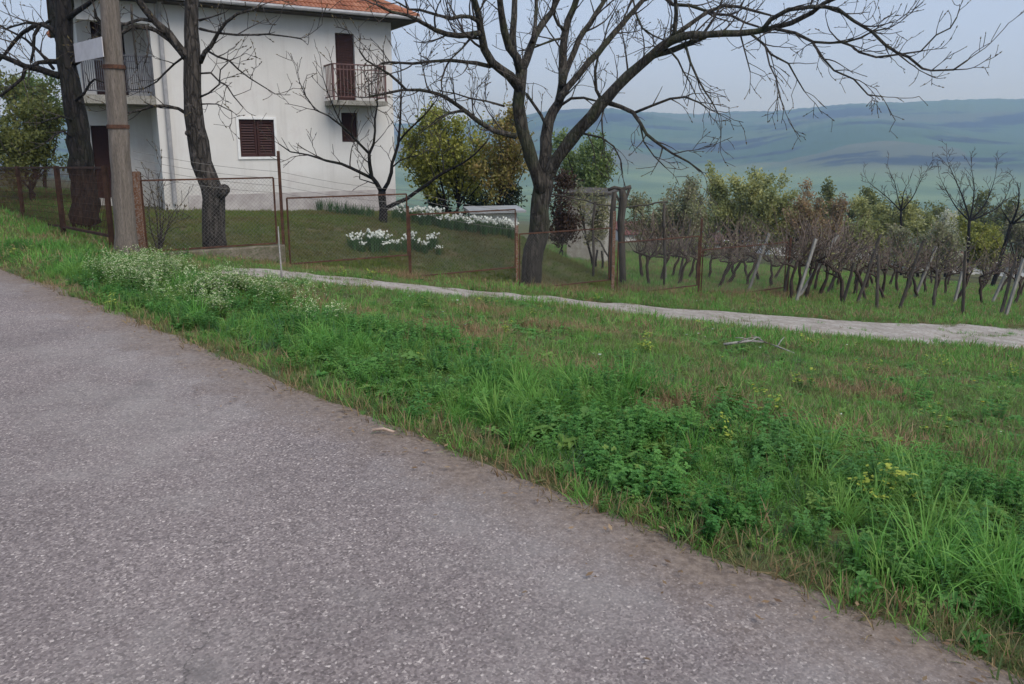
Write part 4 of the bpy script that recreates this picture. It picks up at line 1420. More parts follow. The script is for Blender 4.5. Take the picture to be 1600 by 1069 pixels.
leafy('sapling_thicket', 'thin grey-green thicket behind the pergola posts', (1045, 402), [(1040, 325, 46, 44), (1075, 345, 32, 36), (1010, 340, 30, 40), (1050, 372, 50, 24)], 38, LM['greygreen'], 3200, .075, 53, stems=5, cat='shrub', twig=2.2)
leafy('orchard_tree', 'dull olive tree behind the reddish budding one', (1320, 397), [(1310, 335, 52, 30), (1360, 342, 42, 26), (1330, 362, 60, 22)], 70, LM['olive'], 3600, .15, 54, twig=.4)
leafy('orchard_tree', 'grey-green tree low beyond the bare orchard trees', (1560, 402), [(1570, 350, 60, 26), (1500, 352, 44, 22), (1440, 352, 50, 20)], 85, LM['olive'], 4000, .18, 55, twig=.3)
leafy('orchard_tree', 'grey-green tree beside the round leafing orchard tree', (1085, 402), [(1085, 335, 42, 30), (1040, 350, 36, 26), (1112, 348, 32, 26)], 62, LM['greygreen'], 3000, .13, 56, twig=.4)
leafy('orchard_tree', 'pale spreading tree filling the gap behind the vine tangle', (1235, 404), [(1230, 348, 40, 28), (1205, 366, 34, 24), (1265, 372, 36, 22), (1300, 372, 36, 24)], 52, LM['pale'], 3600, .11, 64, twig=.7)
leafy('orchard_tree', 'low pale thicket behind the paired leaning stakes', (1440, 412), [(1430, 380, 40, 22), (1465, 390, 34, 18), (1400, 384, 34, 20)], 44, LM['greygreen'], 2600, .09, 65, twig=.9, stems=4)
leafy('orchard_tree', 'pale budding tree beyond the propped stakes', (1590, 415), [(1590, 365, 40, 28), (1560, 372, 34, 24), (1625, 370, 40, 28)], 56, LM['greygreen'], 3000, .11, 66, twig=.8)
leafy('hedgerow', 'low dark hedgerow running below the village roofs', (1200, 416), [(1060, 394, 60, 12), (1160, 398, 60, 11), (1270, 402, 60, 11), (1380, 406, 60, 11), (1480, 410, 50, 10), (1570, 414, 50, 10)], 58, LM['olive'], 2600, .12, 57, cat='hedge', stems=6, twig=.4)

# bare orchard trees
def bare(name, label, base_px, fork, limbs, depth, seed, r0=.13, kl=1.0):
    T = Tree(depth, seed)
    T.thick = .72
    T.minr = .00026 * depth
    b0 = at(base_px[0], base_px[1], depth)
    b0[2] = float(H(b0[0], b0[1]))
    T.limb([tuple(b0 - np.array([0, 0, .3])), tuple(at(*fork, depth))], r0, r0 * .8, world=True, kids=0, step=.5)
    for L in limbs:
        T.limb([fork] + L, r0 * .55, .014, 0, random.Random(seed + len(L)).uniform(-1, 1), kids=1.5, klen=kl, start=.15, lvl=2, step=.3)
    return T.finish(name, tuple(b0), label, M['bark_dark'], M['twig'], bud=False)


bare('bare_tree', 'tall bare orchard tree with upswept branches behind the blossom', (1512, 420), (1515, 345), [[(1495, 325), (1480, 300), (1470, 280)], [(1505, 310), (1490, 275), (1480, 250)], [(1520, 320), (1522, 290), (1518, 262)], [(1535, 325), (1548, 300), (1556, 272)], [(1540, 335), (1565, 320), (1575, 300)]], 46, 61, .15, 1.3)
bare('bare_tree', 'smaller bare orchard tree beside the pale green one', (1410, 415), (1408, 330), [[(1390, 312), (1370, 295), (1357, 285)], [(1402, 305), (1398, 285), (1392, 272)], [(1425, 310), (1435, 290), (1445, 270)], [(1412, 300), (1420, 285)]], 47, 62, .12, 1.1)
bare('bare_tree', 'leaning dark bare tree at the right end of the orchard', (1552, 425), (1580, 350), [[(1590, 325), (1592, 300), (1588, 285)], [(1600, 335), (1612, 315), (1625, 300)], [(1570, 335), (1562, 322)], [(1605, 345), (1630, 340)]], 40, 63, .16, 1.0)

# bare bush at the corner of the garden
T = Tree(13.0, 71)
bq = hit(250, 394)
T.D = float(bq[1])
for k_, pts in enumerate([[(248, 394), (246, 350), (240, 310), (232, 280)], [(249, 394), (255, 340), (252, 300)], [(247, 394), (236, 360), (232, 330)], [(250, 394), (262, 355), (272, 330), (284, 318)], [(249, 394), (258, 365), (270, 345)], [(250, 394), (250, 330), (246, 290), (252, 262)]]):
    T.limb(pts, .016, .005, 0, random.uniform(-.2, .2), kids=1.6, klen=.45, step=.12, lvl=1)
T.finish('bare_bush', tuple(bq), 'thin bare bush sprouting beside the orange rusty gate post', M['bark_grey'], M['twig'], cat='bush')

# ------------------------------------------------------------------ pergola, sheds and far houses
pg_d = 20.5
pgb = at(962, 440, pg_d); pgb[2] = float(H(pgb[0], pgb[1]))
pg = empty('pergola', pgb)
tag(pg, 'old wooden pergola of bare posts with sagging branch-like crossbars', 'pergola')
def pgl(px, py, dd=0):
    return at(px, py, pg_d + dd) - pgb
for (pts, r_) in (([(974, 470), (972, 400), (970, 345), (974, 310), (972, 296)], .10), ([(955, 470), (954, 400), (957, 340), (960, 300)], .07), ([(1037, 455), (1039, 400), (1037, 350), (1038, 318)], .035), ([(926, 455), (928, 400), (926, 350), (930, 315)], .035)):
    o = MB()
    pp = [pgl(*p) for p in pts]
    o.tube(pp, [r_ * random.uniform(.85, 1.1) for _ in pp], 8)
    o.build('post', M['old_wood'], pg, True)
for pts, r_ in (([(862, 304), (882, 306), (900, 311), (916, 313), (930, 319), (950, 321), (970, 326)], .018), ([(970, 325), (985, 323), (1000, 321), (1012, 321), (1024, 317), (1044, 315)], .022), ([(950, 297), (960, 293), (972, 296), (986, 292)], .05), ([(928, 370), (938, 378), (945, 392), (958, 414)], .022), ([(960, 300), (966, 310), (972, 326), (970, 342)], .035), ([(984, 294), (980, 306), (975, 318)], .04)):
    o = MB()
    pp = [pgl(*p) for p in pts]
    o.tube(pp, [r_ * random.uniform(.85, 1.15) for _ in pp], 7)
    o.build('crossbar', M['old_wood'], pg, True)


def far_house(name, label, px, py, depth, w, dp, h, rot, wall, roofm, roof_h=1.6, flat=False, cat='house', win=True):
    b0 = at(px, py, depth)
    g_ = float(H(b0[0], b0[1]))
    root = empty(name, (b0[0], b0[1], b0[2]), math.radians(rot))
    tag(root, label, cat)
    o = MB()
    zlow = min(-.3, g_ - b0[2] - .3)
    o.box(-w / 2, w / 2, 0, dp, zlow, h)
    if not flat:
        o.add([(-w / 2, .003, h), (-w / 2, dp - .003, h), (-w / 2, dp / 2, h + roof_h - .05), (w / 2, .003, h), (w / 2, dp - .003, h), (w / 2, dp / 2, h + roof_h - .05)], [(0, 2, 1), (3, 4, 5)])
    o.build('wall', wall, root)
    o = MB()
    if flat:
        o.add([(-w / 2 - .25, -.3, h + .05), (w / 2 + .25, -.3, h + .05), (w / 2 + .25, dp + .3, h + .12), (-w / 2 - .25, dp + .3, h + .12),
               (-w / 2 - .25, -.3, h + .13), (w / 2 + .25, -.3, h + .13), (w / 2 + .25, dp + .3, h + .20), (-w / 2 - .25, dp + .3, h + .20)],
              [(0, 3, 2, 1), (4, 5, 6, 7), (0, 1, 5, 4), (1, 2, 6, 5), (2, 3, 7, 6), (3, 0, 4, 7)])
    else:
        e_ = .35
        k_ = roof_h / (dp / 2)
        for sg in (0, 1):
            y0 = -e_ if sg == 0 else dp + e_
            a = [(-w / 2 - e_, y0, h - e_ * k_), (w / 2 + e_, y0, h - e_ * k_), (w / 2 + e_, dp / 2, h + roof_h), (-w / 2 - e_, dp / 2, h + roof_h)]
            o.add(a + [(x, y, z + .1) for x, y, z in a], [(0, 1, 2, 3), (4, 5, 6, 7), (0, 1, 5, 4), (1, 2, 6, 5), (3, 0, 4, 7)])
    o.build('roof', roofm, root)
    nw = max(1, int(w / 3)) if win else 0
    for i in range(nw):
        x = -w / 2 + w * (i + .5) / nw
        o = MB(); o.box(x - .45, x + .45, -.05, -.003, h * .4, h * .4 + 1.0)
        f_ = o.build('window', M['white_trim'], root)
        o = MB(); o.box(x - .38, x + .38, -.07, -.052, h * .4 + .08, h * .4 + .92)
        o.build('pane', M['glass'], f_)
    return root


M['roof_brown'] = simple('far_brown_roof', (0.085, 0.05, 0.042), (0.12, 0.075, 0.062), 3, 0.9)
far_house('outbuilding', 'small rough-walled outbuilding behind the pergola', 915, 374, 30, 1.5, 1.8, 1.7, -18, M['stone_wall'], M['old_wood'], flat=True, cat='shed', win=False)
far_house('low_shed', 'low white shed with grey sheet roof beyond the flower border', 776, 372, 27, 1.5, .8, .85, 14, M['white_trim'], M['metal_roof'], flat=True, cat='shed', win=False)
M['roof_red'] = simple('far_red_roof', (0.10, 0.045, 0.04), (0.15, 0.065, 0.055), 3, 0.9)
M['cream'] = simple('far_cream_wall', (0.5, 0.48, 0.44), (0.6, 0.58, 0.54), 2, 0.95)
far_house('village_house', 'white village house with dark red roof behind the left vines', 1008, 393, 78, 5, 5, 1.9, 12, M['cream'], M['roof_red'], .9)
far_house('village_house', 'village house with long brown roof below the round green tree', 1165, 396, 84, 8, 5, 1.1, -8, M['cream'], M['roof_brown'], .8)
far_house('village_house', 'white village house with red roof below the reddish tree', 1232, 403, 76, 4.5, 5, 1.6, 18, M['white_trim'], M['roof_red'], .8)
far_house('village_house', 'village house with brown roof between the leaning stakes', 1322, 404, 80, 6, 5, 1.3, -14, M['cream'], M['roof_brown'], .7)
far_house('village_house', 'low village house with dark red roof beyond the paired stakes', 1478, 433, 68, 5.5, 5, 1.2, 6, M['cream'], M['roof_red'], .7)
far_house('village_house', 'white village house beyond the leaning dark bare tree', 1560, 435, 72, 4.5, 5, 1.3, -20, M['white_trim'], M['roof_brown'], .7)

# ------------------------------------------------------------------ vineyard
stakes = [((1247, 466), (1309, 367), 1, 'long pale stake leaning hardest out of the vine tangle'), ((1169, 456), (1202, 364), 1, 'pale stake leaning behind the last mesh fence panel'),
          ((1060, 438), (1080, 343), 0, 'tall dark stake rising from the tangled vines by the pergola'), ((1243, 474), (1275, 373), 1, 'pale stake crossing a longer one at the fence end'),
          ((1405, 484), (1443, 376), 0, 'long dark stake leaning parallel to a pale one behind it'), ((1428, 467), (1463, 385), 1, 'pale stake leaning parallel to a long dark one'),
          ((1504, 493), (1509, 392), 0, 'upright dark stake standing before a short pale one'), ((1491, 474), (1504, 424), 1, 'short pale stake close behind an upright dark one'),
          ((1563, 493), (1587, 408), 0, 'dark stake with a pale one leaning against it'), ((1571, 494), (1600, 404), 1, 'pale stake leaning against a dark one'),
          ((1316, 476), (1334, 410), 0, 'short dark stake in the grass next to the vine tangle'), ((1339, 474), (1377, 366), 0, 'tallest dark stake, leaning behind a thin upright one'),
          ((1370, 484), (1372, 398), 0, 'thin upright dark stake before the tallest leaning one'), ((1459, 482), (1464, 420), 0, 'short upright dark stake alone between two leaning pairs'),
          ((1040, 440), (1037, 365), 1, 'upright pale post beside the thin pergola post'), ((1225, 462), (1240, 375), 0, 'dark stake close behind the end post of the mesh fence'),
          ((1290, 462), (1330, 380), 0, 'dark stake leaning out of the back of the vine tangle'), ((1550, 474), (1575, 420), 1, 'short pale stake leaning behind a propped pair')]
for i, (b_, t_, light, lab) in enumerate(stakes):
    bp = hit(*b_)
    D_ = bp[1]
    tp = at(t_[0], t_[1], D_ + random.uniform(-.25, .25))
    root = empty('vine_stake', bp)
    tag(root, lab, 'stake', 'stakes in the vineyard')
    o = MB()
    v = tp - bp
    pts = [-v * .1, v * .35 + np.array([random.uniform(-.02, .02), 0, 0]), v * .7 + np.array([random.uniform(-.02, .02), 0, 0]), v]
    if light:
        o.bar(pts[0], pts[-1], .075, .06)
    else:
        o.tube(pts, [.042, .04, .036, .03], 6)
    o.build('shaft', M['stake_light' if light else 'old_wood'], root)

def vine(bpx, hh, seed, canes, ncl, lab, grp):
    r = random.Random(seed)
    bp = hit(*bpx)
    root = empty('grape_vine', bp)
    tag(root, lab, 'vine', grp)
    o = MB()
    p = np.array([0, 0, -.15]); pts = [p]
    lean = r.uniform(-.25, .45)
    n = 7
    for i in range(n):
        p = p + np.array([lean * hh / n + r.uniform(-.05, .05), r.uniform(-.04, .04), hh / n])
        pts.append(p)
    o.tube(pts, [.055 * (1 - .35 * i / n) * r.uniform(.8, 1.2) for i in range(n + 1)], 7)
    tips = [pts[-1]]
    for k in range(r.randint(2, 3)):
        d = np.array([r.choice((-1, 1)) * r.uniform(.4, .9), r.uniform(-.3, .3), r.uniform(-.05, .5)])
        q_ = [pts[-1 - (k % 2)]]
        for i in range(4):
            q_.append(q_[-1] + d * .13 + np.array([r.uniform(-.04, .04), r.uniform(-.04, .04), r.uniform(-.03, .05)]))
            tips.append(q_[-1])
        o.tube(q_, [.036, .032, .028, .024, .018], 6)
    o.build('trunk', M['vine'], root, True)
    c = MB()
    for k in range(canes):
        t0 = r.choice(tips)
        d = np.array([r.gauss(0, .5), r.gauss(0, .4), r.uniform(.4, 1.6)])
        d /= np.linalg.norm(d)
        L = r.uniform(.35, 1.15) * (hh + .25)
        P_ = [t0]
        for i in range(6):
            d = d + np.array([r.gauss(0, .16), r.gauss(0, .16), r.gauss(0, .12) - .03])
            d /= np.linalg.norm(d)
            P_.append(P_[-1] + d * L / 6)
        c.tube(P_, [.012, .0115, .011, .010, .009, .008, .007], 3, cap=False)
    lf_ = MB()
    for k in range(26):
        p_ = np.array(c.v[r.randrange(len(c.v))]) + np.array([r.gauss(0, .03), r.gauss(0, .03), r.gauss(.02, .03)])
        a_ = np.array([r.gauss(0, 1), r.gauss(0, 1), r.gauss(0, 1)]); a_ *= .032 / np.linalg.norm(a_)
        b2 = np.cross(a_, [.3, .5, .8]); b2 *= .022 / (np.linalg.norm(b2) + 1e-9)
        lf_.add([p_ - a_, p_ + b2, p_ + a_, p_ - b2], [(0, 1, 2, 3)])
    cn = c.build('canes', M['cane'], root)
    lf_.build('young_leaves', LM['pale'], cn)
    return root


vl = 'gnarled grape vine growing in the grass of the open vineyard'
vf_ = 'tangled grape vine close behind the lower mesh fence panels'
vd = 'grape vine in the dense tangle at the fence end'
for i, b_ in enumerate([(1015, 448), (1060, 446), (1003, 436), (1045, 434), (1118, 452), (1135, 444), (1160, 448), (1205, 450), (1185, 440), (1090, 442), (1030, 440), (1075, 436), (1105, 438), (1150, 436), (1170, 434), (1210, 438), (1130, 432)]):
    vine(b_, 1.0, 100 + i, 30 if b_[0] < 1075 else 22, 0, vf_, 'vines behind the lower fence')
for i, b_ in enumerate([(1234, 470), (1245, 462), (1258, 468), (1270, 458), (1282, 464), (1296, 456), (1262, 450)]):
    vine(b_, 1.2, 130 + i, 42, 0, vd, 'vines in the tangle at the fence end')
for i, b_ in enumerate([(1318, 474), (1332, 462), (1352, 470), (1378, 462), (1384, 470), (1436, 468), (1446, 460), (1478, 462), (1494, 470), (1536, 476), (1526, 462), (1585, 478), (1596, 465), (1400, 458), (1350, 452), (1420, 454), (1466, 452), (1560, 458), (1620, 480), (1505, 454), (1365, 448), (1336, 446), (1392, 447), (1455, 446), (1482, 448), (1530, 450), (1575, 452), (1308, 448), (1545, 446), (1410, 470), (1462, 474)]):
    vine(b_, 1.0, 160 + i, 17, 0, vl, 'vines in the open vineyard')

# ------------------------------------------------------------------ flowers
def daffodil_mesh(seed, nl, nf, h=.38):
    r = random.Random(seed)
    lv, fl_ = MB(), MB()
    for k in range(nl):
        a = r.uniform(0, 6.28); rr_ = r.uniform(0, .16)
        p = np.array([rr_ * math.cos(a), rr_ * math.sin(a), 0])
        ln = np.array([math.cos(a), math.sin(a), 0]) * r.uniform(.05, .3)
        w = np.array([-math.sin(a), math.cos(a), 0]) * .009
        hh = h * r.uniform(.6, 1.05)
        q = [p, p + ln * .3 * hh + np.array([0, 0, hh * .55]), p + ln * hh * 1.2 + np.array([0, 0, hh])]
        lv.add([q[0] - w, q[0] + w, q[1] + w, q[1] - w, q[2]], [(0, 1, 2, 3), (3, 2, 4)])
    for k in range(nf):
        a = r.uniform(0, 6.28); rr_ = r.uniform(0, .2)
        c = np.array([rr_ * math.cos(a), rr_ * math.sin(a), h * r.uniform(.85, 1.2)])
        lv.bar((c[0] * .6, c[1] * .6, 0), c, .007)
        d = np.array([r.gauss(0, 1) * .5, -1.0 + r.gauss(0, .5), .35]); d /= np.linalg.norm(d)
        u = np.cross(d, [0, 0, 1]); u /= np.linalg.norm(u); v = np.cross(u, d)
        s = r.uniform(.034, .048)
        ring = []
        for i in range(12):
            t = i * math.pi / 6
            rad_ = s if i % 2 == 0 else s * .5
            ring.append(c + (u * math.cos(t) + v * math.sin(t)) * rad_ + d * (.006 if i % 2 else -.004))
        fl_.add([c + d * .012] + ring, [(0, 1 + i, 1 + (i + 1) % 12) for i in range(12)])
    return lv, fl_


dm_ = []
for s_ in range(4):
    lv, fl_ = daffodil_mesh(200 + s_, 60, 15)
    dm_.append((lv.mesh('leaves', M['daff_leaf']), fl_.mesh('flowers', M['petal_white'])))


def clump(px, py, k, label, grp, sc=1.0, flowers=True):
    p = hit(px, py)
    root = empty('daffodil_clump', p, random.uniform(-.6, .6))
    root.scale = (sc, sc, sc * random.uniform(.9, 1.1))
    tag(root, label, 'flowers', grp)
    link('leaves', dm_[k % 4][0], root)
    if flowers:
        link('flowers', dm_[k % 4][1], root)


for i, (x, y) in enumerate([(556, 391), (566, 394), (577, 385), (590, 390), (602, 396), (613, 391), (645, 388), (654, 393), (672, 390), (686, 398), (551, 386), (562, 383), (584, 394), (595, 384), (607, 386), (622, 393), (636, 394), (663, 396), (678, 386)]):
    clump(x, y, i, 'clump of white daffodils in the bed beside the fence', 'daffodils beside the fence', [.75, .6, 1.0, .85, .7, .6, .9, .65, .8, .55][i % 10])
for i in range(26):
    t = i / 25
    clump(618 + 182 * t, 341 + 30 * t + random.uniform(-3, 3) + 6 * t * (1 - t), i, 'clump of white daffodils in the long curved lawn border', 'daffodils in the lawn border', random.uniform(.7, 1.15))
for i, (x, y) in enumerate([(500, 330), (516, 332), (528, 334), (540, 336), (553, 337), (565, 338), (578, 340), (486, 328), (468, 326)]):
    clump(x, y, i, 'flowerless green bulb clump at the foot of the house wall', 'green clumps by the house wall', .9, False)

# ------------------------------------------------------------------ grass
HID = bpy.data.collections.new('tuft_sources')


def tuft_obj(name, parts, idx, coll):
    vs, fs, mi = [], [], []
    mats = []
    for mb_, mat in parts:
        n = len(vs)
        vs += mb_.v
        fs += [tuple(i + n for i in f) for f in mb_.f]
        if mat not in mats:
            mats.append(mat)
        mi += [mats.index(mat)] * len(mb_.f)
    me = bpy.data.meshes.new(name)
    me.from_pydata(vs, [], fs)
    for mt in mats:
        me.materials.append(mt)
    me.polygons.foreach_set('material_index', mi)
    me.update()
    o = bpy.data.objects.new('%s_%02d' % (name, idx), me)
    coll.objects.link(o)
    return o


def blade(mb, r, p, a, L, w, lean, curve, seg=3):
    d = np.array([math.cos(a), math.sin(a), 0])
    sd_ = np.array([-math.sin(a), math.cos(a), 0]) * w
    tw = r.uniform(-.8, .8)
    sd_ = sd_ * math.cos(tw) + d * w * math.sin(tw)
    ang = math.pi / 2 - lean
    q = np.array(p, float)
    L_, pts = L / seg, []
    for i in range(seg + 1):
        pts.append(q.copy())
        q = q + (d * math.cos(ang) + np.array([0, 0, 1]) * math.sin(ang)) * L_
        ang -= curve / seg * (1 + .5 * i)
    vs, fs = [], []
    for i in range(seg):
        k = 1 - .25 * i / seg if i < seg - 1 else .6
        vs += [pts[i] - sd_ * k, pts[i] + sd_ * k]
    vs.append(pts[seg])
    for i in range(seg - 1):
        fs.append((2 * i, 2 * i + 1, 2 * i + 3, 2 * i + 2))
    fs.append((2 * seg - 2, 2 * seg - 1, 2 * seg))
    mb.add(vs, fs)


def leaf(mb, p, d, n, L, w):
    """an ovate leaf folded along the midrib"""
    d = d / np.linalg.norm(d)
    s = np.cross(d, n); s /= np.linalg.norm(s) + 1e-9
    up = np.cross(s, d)
    v = [p, p + d * L * .35 + s * w + up * w * .35, p + d * L * .75 + s * w * .7 + up * w * .2, p + d * L - up * L * .12, p + d * L * .75 - s * w * .7 + up * w * .2, p + d * L * .35 - s * w + up * w * .35, p + d * L * .5]
    mb.add(v, [(0, 1, 6), (1, 2, 6), (2, 3, 6), (3, 4, 6), (4, 5, 6), (5, 0, 6)])


def mk_grass(seed, nb, rad, h, w, lean=.5, curve=.9, mat='grass'):
    r = random.Random(seed)
    mb = MB()
    for i in range(nb):
        a = r.uniform(0, 6.28); q = rad * math.sqrt(r.random())
        L = h * r.uniform(.5, 1.15)
        blade(mb, r, (q * math.cos(a), q * math.sin(a), -.01), a + r.gauss(0, .9), L, w * r.uniform(.7, 1.2), abs(r.gauss(0, lean)), r.uniform(.1, curve), 4 if h > .25 else 3)
    return [(mb, M[mat])]


def mk_weed(seed, ns, h, lsz, mat='weed', head=None, whorl=5, nw=5):
    r = random.Random(seed)
    mb, hd = MB(), MB()
    for s in range(ns):
        a = r.uniform(0, 6.28); q = .05 * r.random()
        p = np.array([q * math.cos(a), q * math.sin(a), 0.0])
        L = h * r.uniform(.55, 1.1)
        d = np.array([math.cos(a) * r.uniform(.1, .6), math.sin(a) * r.uniform(.1, .6), 1.0]); d /= np.linalg.norm(d)
        mb.tube([p, p + d * L * .5, p + d * L + np.array([0, 0, .01])], [.0022, .0018, .001], 3, cap=False)
        for k in range(nw):
            c = p + d * L * (k + 1) / nw
            ph = r.uniform(0, 6.28)
            for j in range(whorl):
                t = ph + j * 6.28 / whorl
                dd = np.array([math.cos(t), math.sin(t), r.uniform(-.1, .6)])
                leaf(mb, c, dd, np.array([0, 0, 1.0]), lsz * r.uniform(.6, 1.1) * (1.1 - .5 * k / nw), lsz * .26)
        if head:
            top = p + d * L
            for j in range(head[1]):
                c = top + np.array([r.gauss(0, head[3]), r.gauss(0, head[3]), r.uniform(-.04, .02) * head[4]])
                s_ = head[2] * r.uniform(.7, 1.3)
                t = r.uniform(0, 3)
                tl_ = np.array([math.cos(t), math.sin(t), r.uniform(-.4, .4)]) * s_
                tm_ = np.array([-math.sin(t), math.cos(t), r.uniform(-.4, .4)]) * s_
                hd.add([c - tl_, c + tm_, c + tl_, c - tm_], [(0, 1, 2, 3)])
    out = [(mb, M[mat])]
    if head:
        out.append((hd, M[head[0]]))
    return out


def collection(name, makers):
    c = bpy.data.collections.new(name)
    for i, mk in enumerate(makers):
        tuft_obj(name, mk, i, c)
    return c


C_lush = collection('lush_tuft', [mk_grass(5, 24, .06, .19, .003, .6, 1.0, 'grass_blue'), mk_grass(6, 22, .06, .15, .003, .7, 1.0, 'grass_yellow'), mk_grass(1, 30, .07, .18, .0032, .75, 1.4), mk_grass(2, 28, .08, .22, .003, .8, 1.6), mk_grass(3, 34, .08, .14, .003, .9, 1.2), mk_grass(4, 20, .05, .27, .0036, .5, 1.6), mk_weed(7, 6, .13, .03, 'clover', None, 4, 4)])
C_long = collection('long_tuft', [mk_grass(11, 46, .07, .40, .0042, .45, 1.6), mk_grass(12, 40, .06, .34, .004, .5, 1.7), mk_grass(13, 50, .08, .30, .0035, .6, 1.4)])
C_weed = collection('weed_sprig', [mk_weed(26, 3, .26, .022, 'weed', None, 3, 9), mk_weed(27, 5, .12, .03, 'clover', None, 5, 3), mk_weed(28, 3, .09, .085, 'clover', None, 6, 1), mk_weed(21, 7, .20, .034), mk_weed(22, 6, .16, .042, whorl=4, nw=4), mk_weed(23, 8, .14, .028, 'clover', None, 3, 4), mk_weed(24, 4, .10, .055, 'weed', None, 5, 2), mk_weed(25, 7, .22, .025, 'weed', None, 6, 8)])
C_short = collection('short_tuft', [mk_grass(31, 22, .07, .085, .0028, .7, .9, 'grass_short'), mk_grass(32, 22, .08, .07, .0028, .8, .9, 'grass_short'), mk_grass(33, 22, .07, .11, .0026, .6, .9, 'grass')])
C_clov = collection('clover_patch', [mk_weed(41, 8, .06, .028, 'clover', None, 3, 1), mk_weed(42, 8, .07, .035, 'clover', None, 3, 1), mk_weed(43, 4, .05, .06, 'weed', None, 5, 1)])
C_dry = collection('dry_tuft', [mk_grass(51, 22, .08, .08, .0024, 1.0, .8, 'dry'), mk_grass(52, 16, .08, .11, .0024, .9, .9, 'dry')])
C_white = collection('white_sprig', [mk_weed(61, 6, .26, .035, 'clover', ('petal_cream', 12, .006, .014, 1.6), 4, 4), mk_weed(62, 5, .30, .03, 'clover', ('petal_cream', 14, .006, .016, 2.0), 3, 5)])
C_spurge = collection('spurge_sprig', [mk_weed(71, 4, .20, .035, 'clover', ('petal_green', 12, .011, .022, .5), 5, 5)])
C_lawn = collection('lawn_tuft', [mk_grass(81, 26, .12, .075, .004, .8, .9, 'lawn'), mk_grass(82, 26, .12, .06, .004, .9, .9, 'lawn')])
C_daisy = collection('daisy_sprig', [mk_weed(91, 2, .10, .03, 'clover', ('petal_white', 1, .012, .004, .2), 4, 1), mk_weed(92, 2, .11, .04, 'clover', ('petal_yellow', 1, .014, .004, .2), 4, 1)])
C_far = collection('meadow_tuft', [mk_grass(95, 30, .16, .17, .006, .6, .9, 'grass'), mk_grass(96, 30, .17, .13, .006, .7, .9, 'grass_short'), mk_grass(97, 26, .16, .15, .006, .7, .9, 'dry')])


def scatter_tree(coll):
    ng = bpy.data.node_groups.new('scatter_' + coll.name, 'GeometryNodeTree')
    ng.interface.new_socket('Geometry', in_out='INPUT', socket_type='NodeSocketGeometry')
    ng.interface.new_socket('Geometry', in_out='OUTPUT', socket_type='NodeSocketGeometry')
    gi, go = ng.nodes.new('NodeGroupInput'), ng.nodes.new('NodeGroupOutput')
    ci = ng.nodes.new('GeometryNodeCollectionInfo')
    ci.inputs['Collection'].default_value = coll
    ci.inputs['Separate Children'].default_value = True
    ci.inputs['Reset Children'].default_value = True
    iop = ng.nodes.new('GeometryNodeInstanceOnPoints')
    iop.inputs['Pick Instance'].default_value = True
    at_ = {}
    for nm, ty in (('rot', 'FLOAT_VECTOR'), ('scl', 'FLOAT'), ('idx', 'INT')):
        a = ng.nodes.new('GeometryNodeInputNamedAttribute')
        a.data_type = ty
        a.inputs['Name'].default_value = nm
        at_[nm] = [o for o in a.outputs if o.enabled and o.name == 'Attribute'][0]
    ng.links.new(gi.outputs[0], iop.inputs['Points'])
    ng.links.new(ci.outputs[0], iop.inputs['Instance'])
    ng.links.new(at_['rot'], iop.inputs['Rotation'])
    ng.links.new(at_['scl'], iop.inputs['Scale'])
    ng.links.new(at_['idx'], iop.inputs['Instance Index'])
    ng.links.new(iop.outputs[0], go.inputs[0])
    return ng


def scatter(name, label, cat, x, y, scl, coll, zoff=0.0, tilt=.18):
    n = len(x)
    z = ground_z(x, y) + zoff
    me = bpy.data.meshes.new(name)
    me.vertices.add(n)
    me.vertices.foreach_set('co', np.stack([x, y, z], -1).astype(np.float32).ravel())
    rot = np.stack([rng.normal(0, tilt, n), rng.normal(0, tilt, n), rng.uniform(0, 6.283, n)], -1).astype(np.float32)
    a = me.attributes.new('rot', 'FLOAT_VECTOR', 'POINT'); a.data.foreach_set('vector', rot.ravel())
    a = me.attributes.new('scl', 'FLOAT', 'POINT'); a.data.foreach_set('value', np.asarray(scl, np.float32))
    a = me.attributes.new('idx', 'INT', 'POINT'); a.data.foreach_set('value', rng.integers(0, len(coll.objects), n).astype(np.int32))
    me.update()
    o = link(name, me)
    tag(o, label, cat, kind='stuff')
    md = o.modifiers.new('scatter', 'NODES')
    md.node_group = scatter_tree(coll)
    return o


def field(n, x0, x1, y0, y1):
    """random ground points in a strip, thinned with distance, kept near what a viewer on the road sees"""
    x = rng.uniform(x0, x1, n); y = rng.uniform(y0, y1, n)
    k = (np.abs(x) < y * .95 + 1.6)
    return x[k], y[k]


def thin(x, y, keep):
    k = rng.random(len(x)) < keep
    return x[k], y[k]


def verge(n):
    x, y = field(n, -13, 16, 1.2, 24)
    d = roadd(x, y)
    s, e = fence_se(x, y)
    k = (d > -.08) & (e < 0.25) & ~on_track(x, y, -.08)
    x, y = x[k], y[k]
    return x, y, roadd(x, y), np.hypot(x, y)


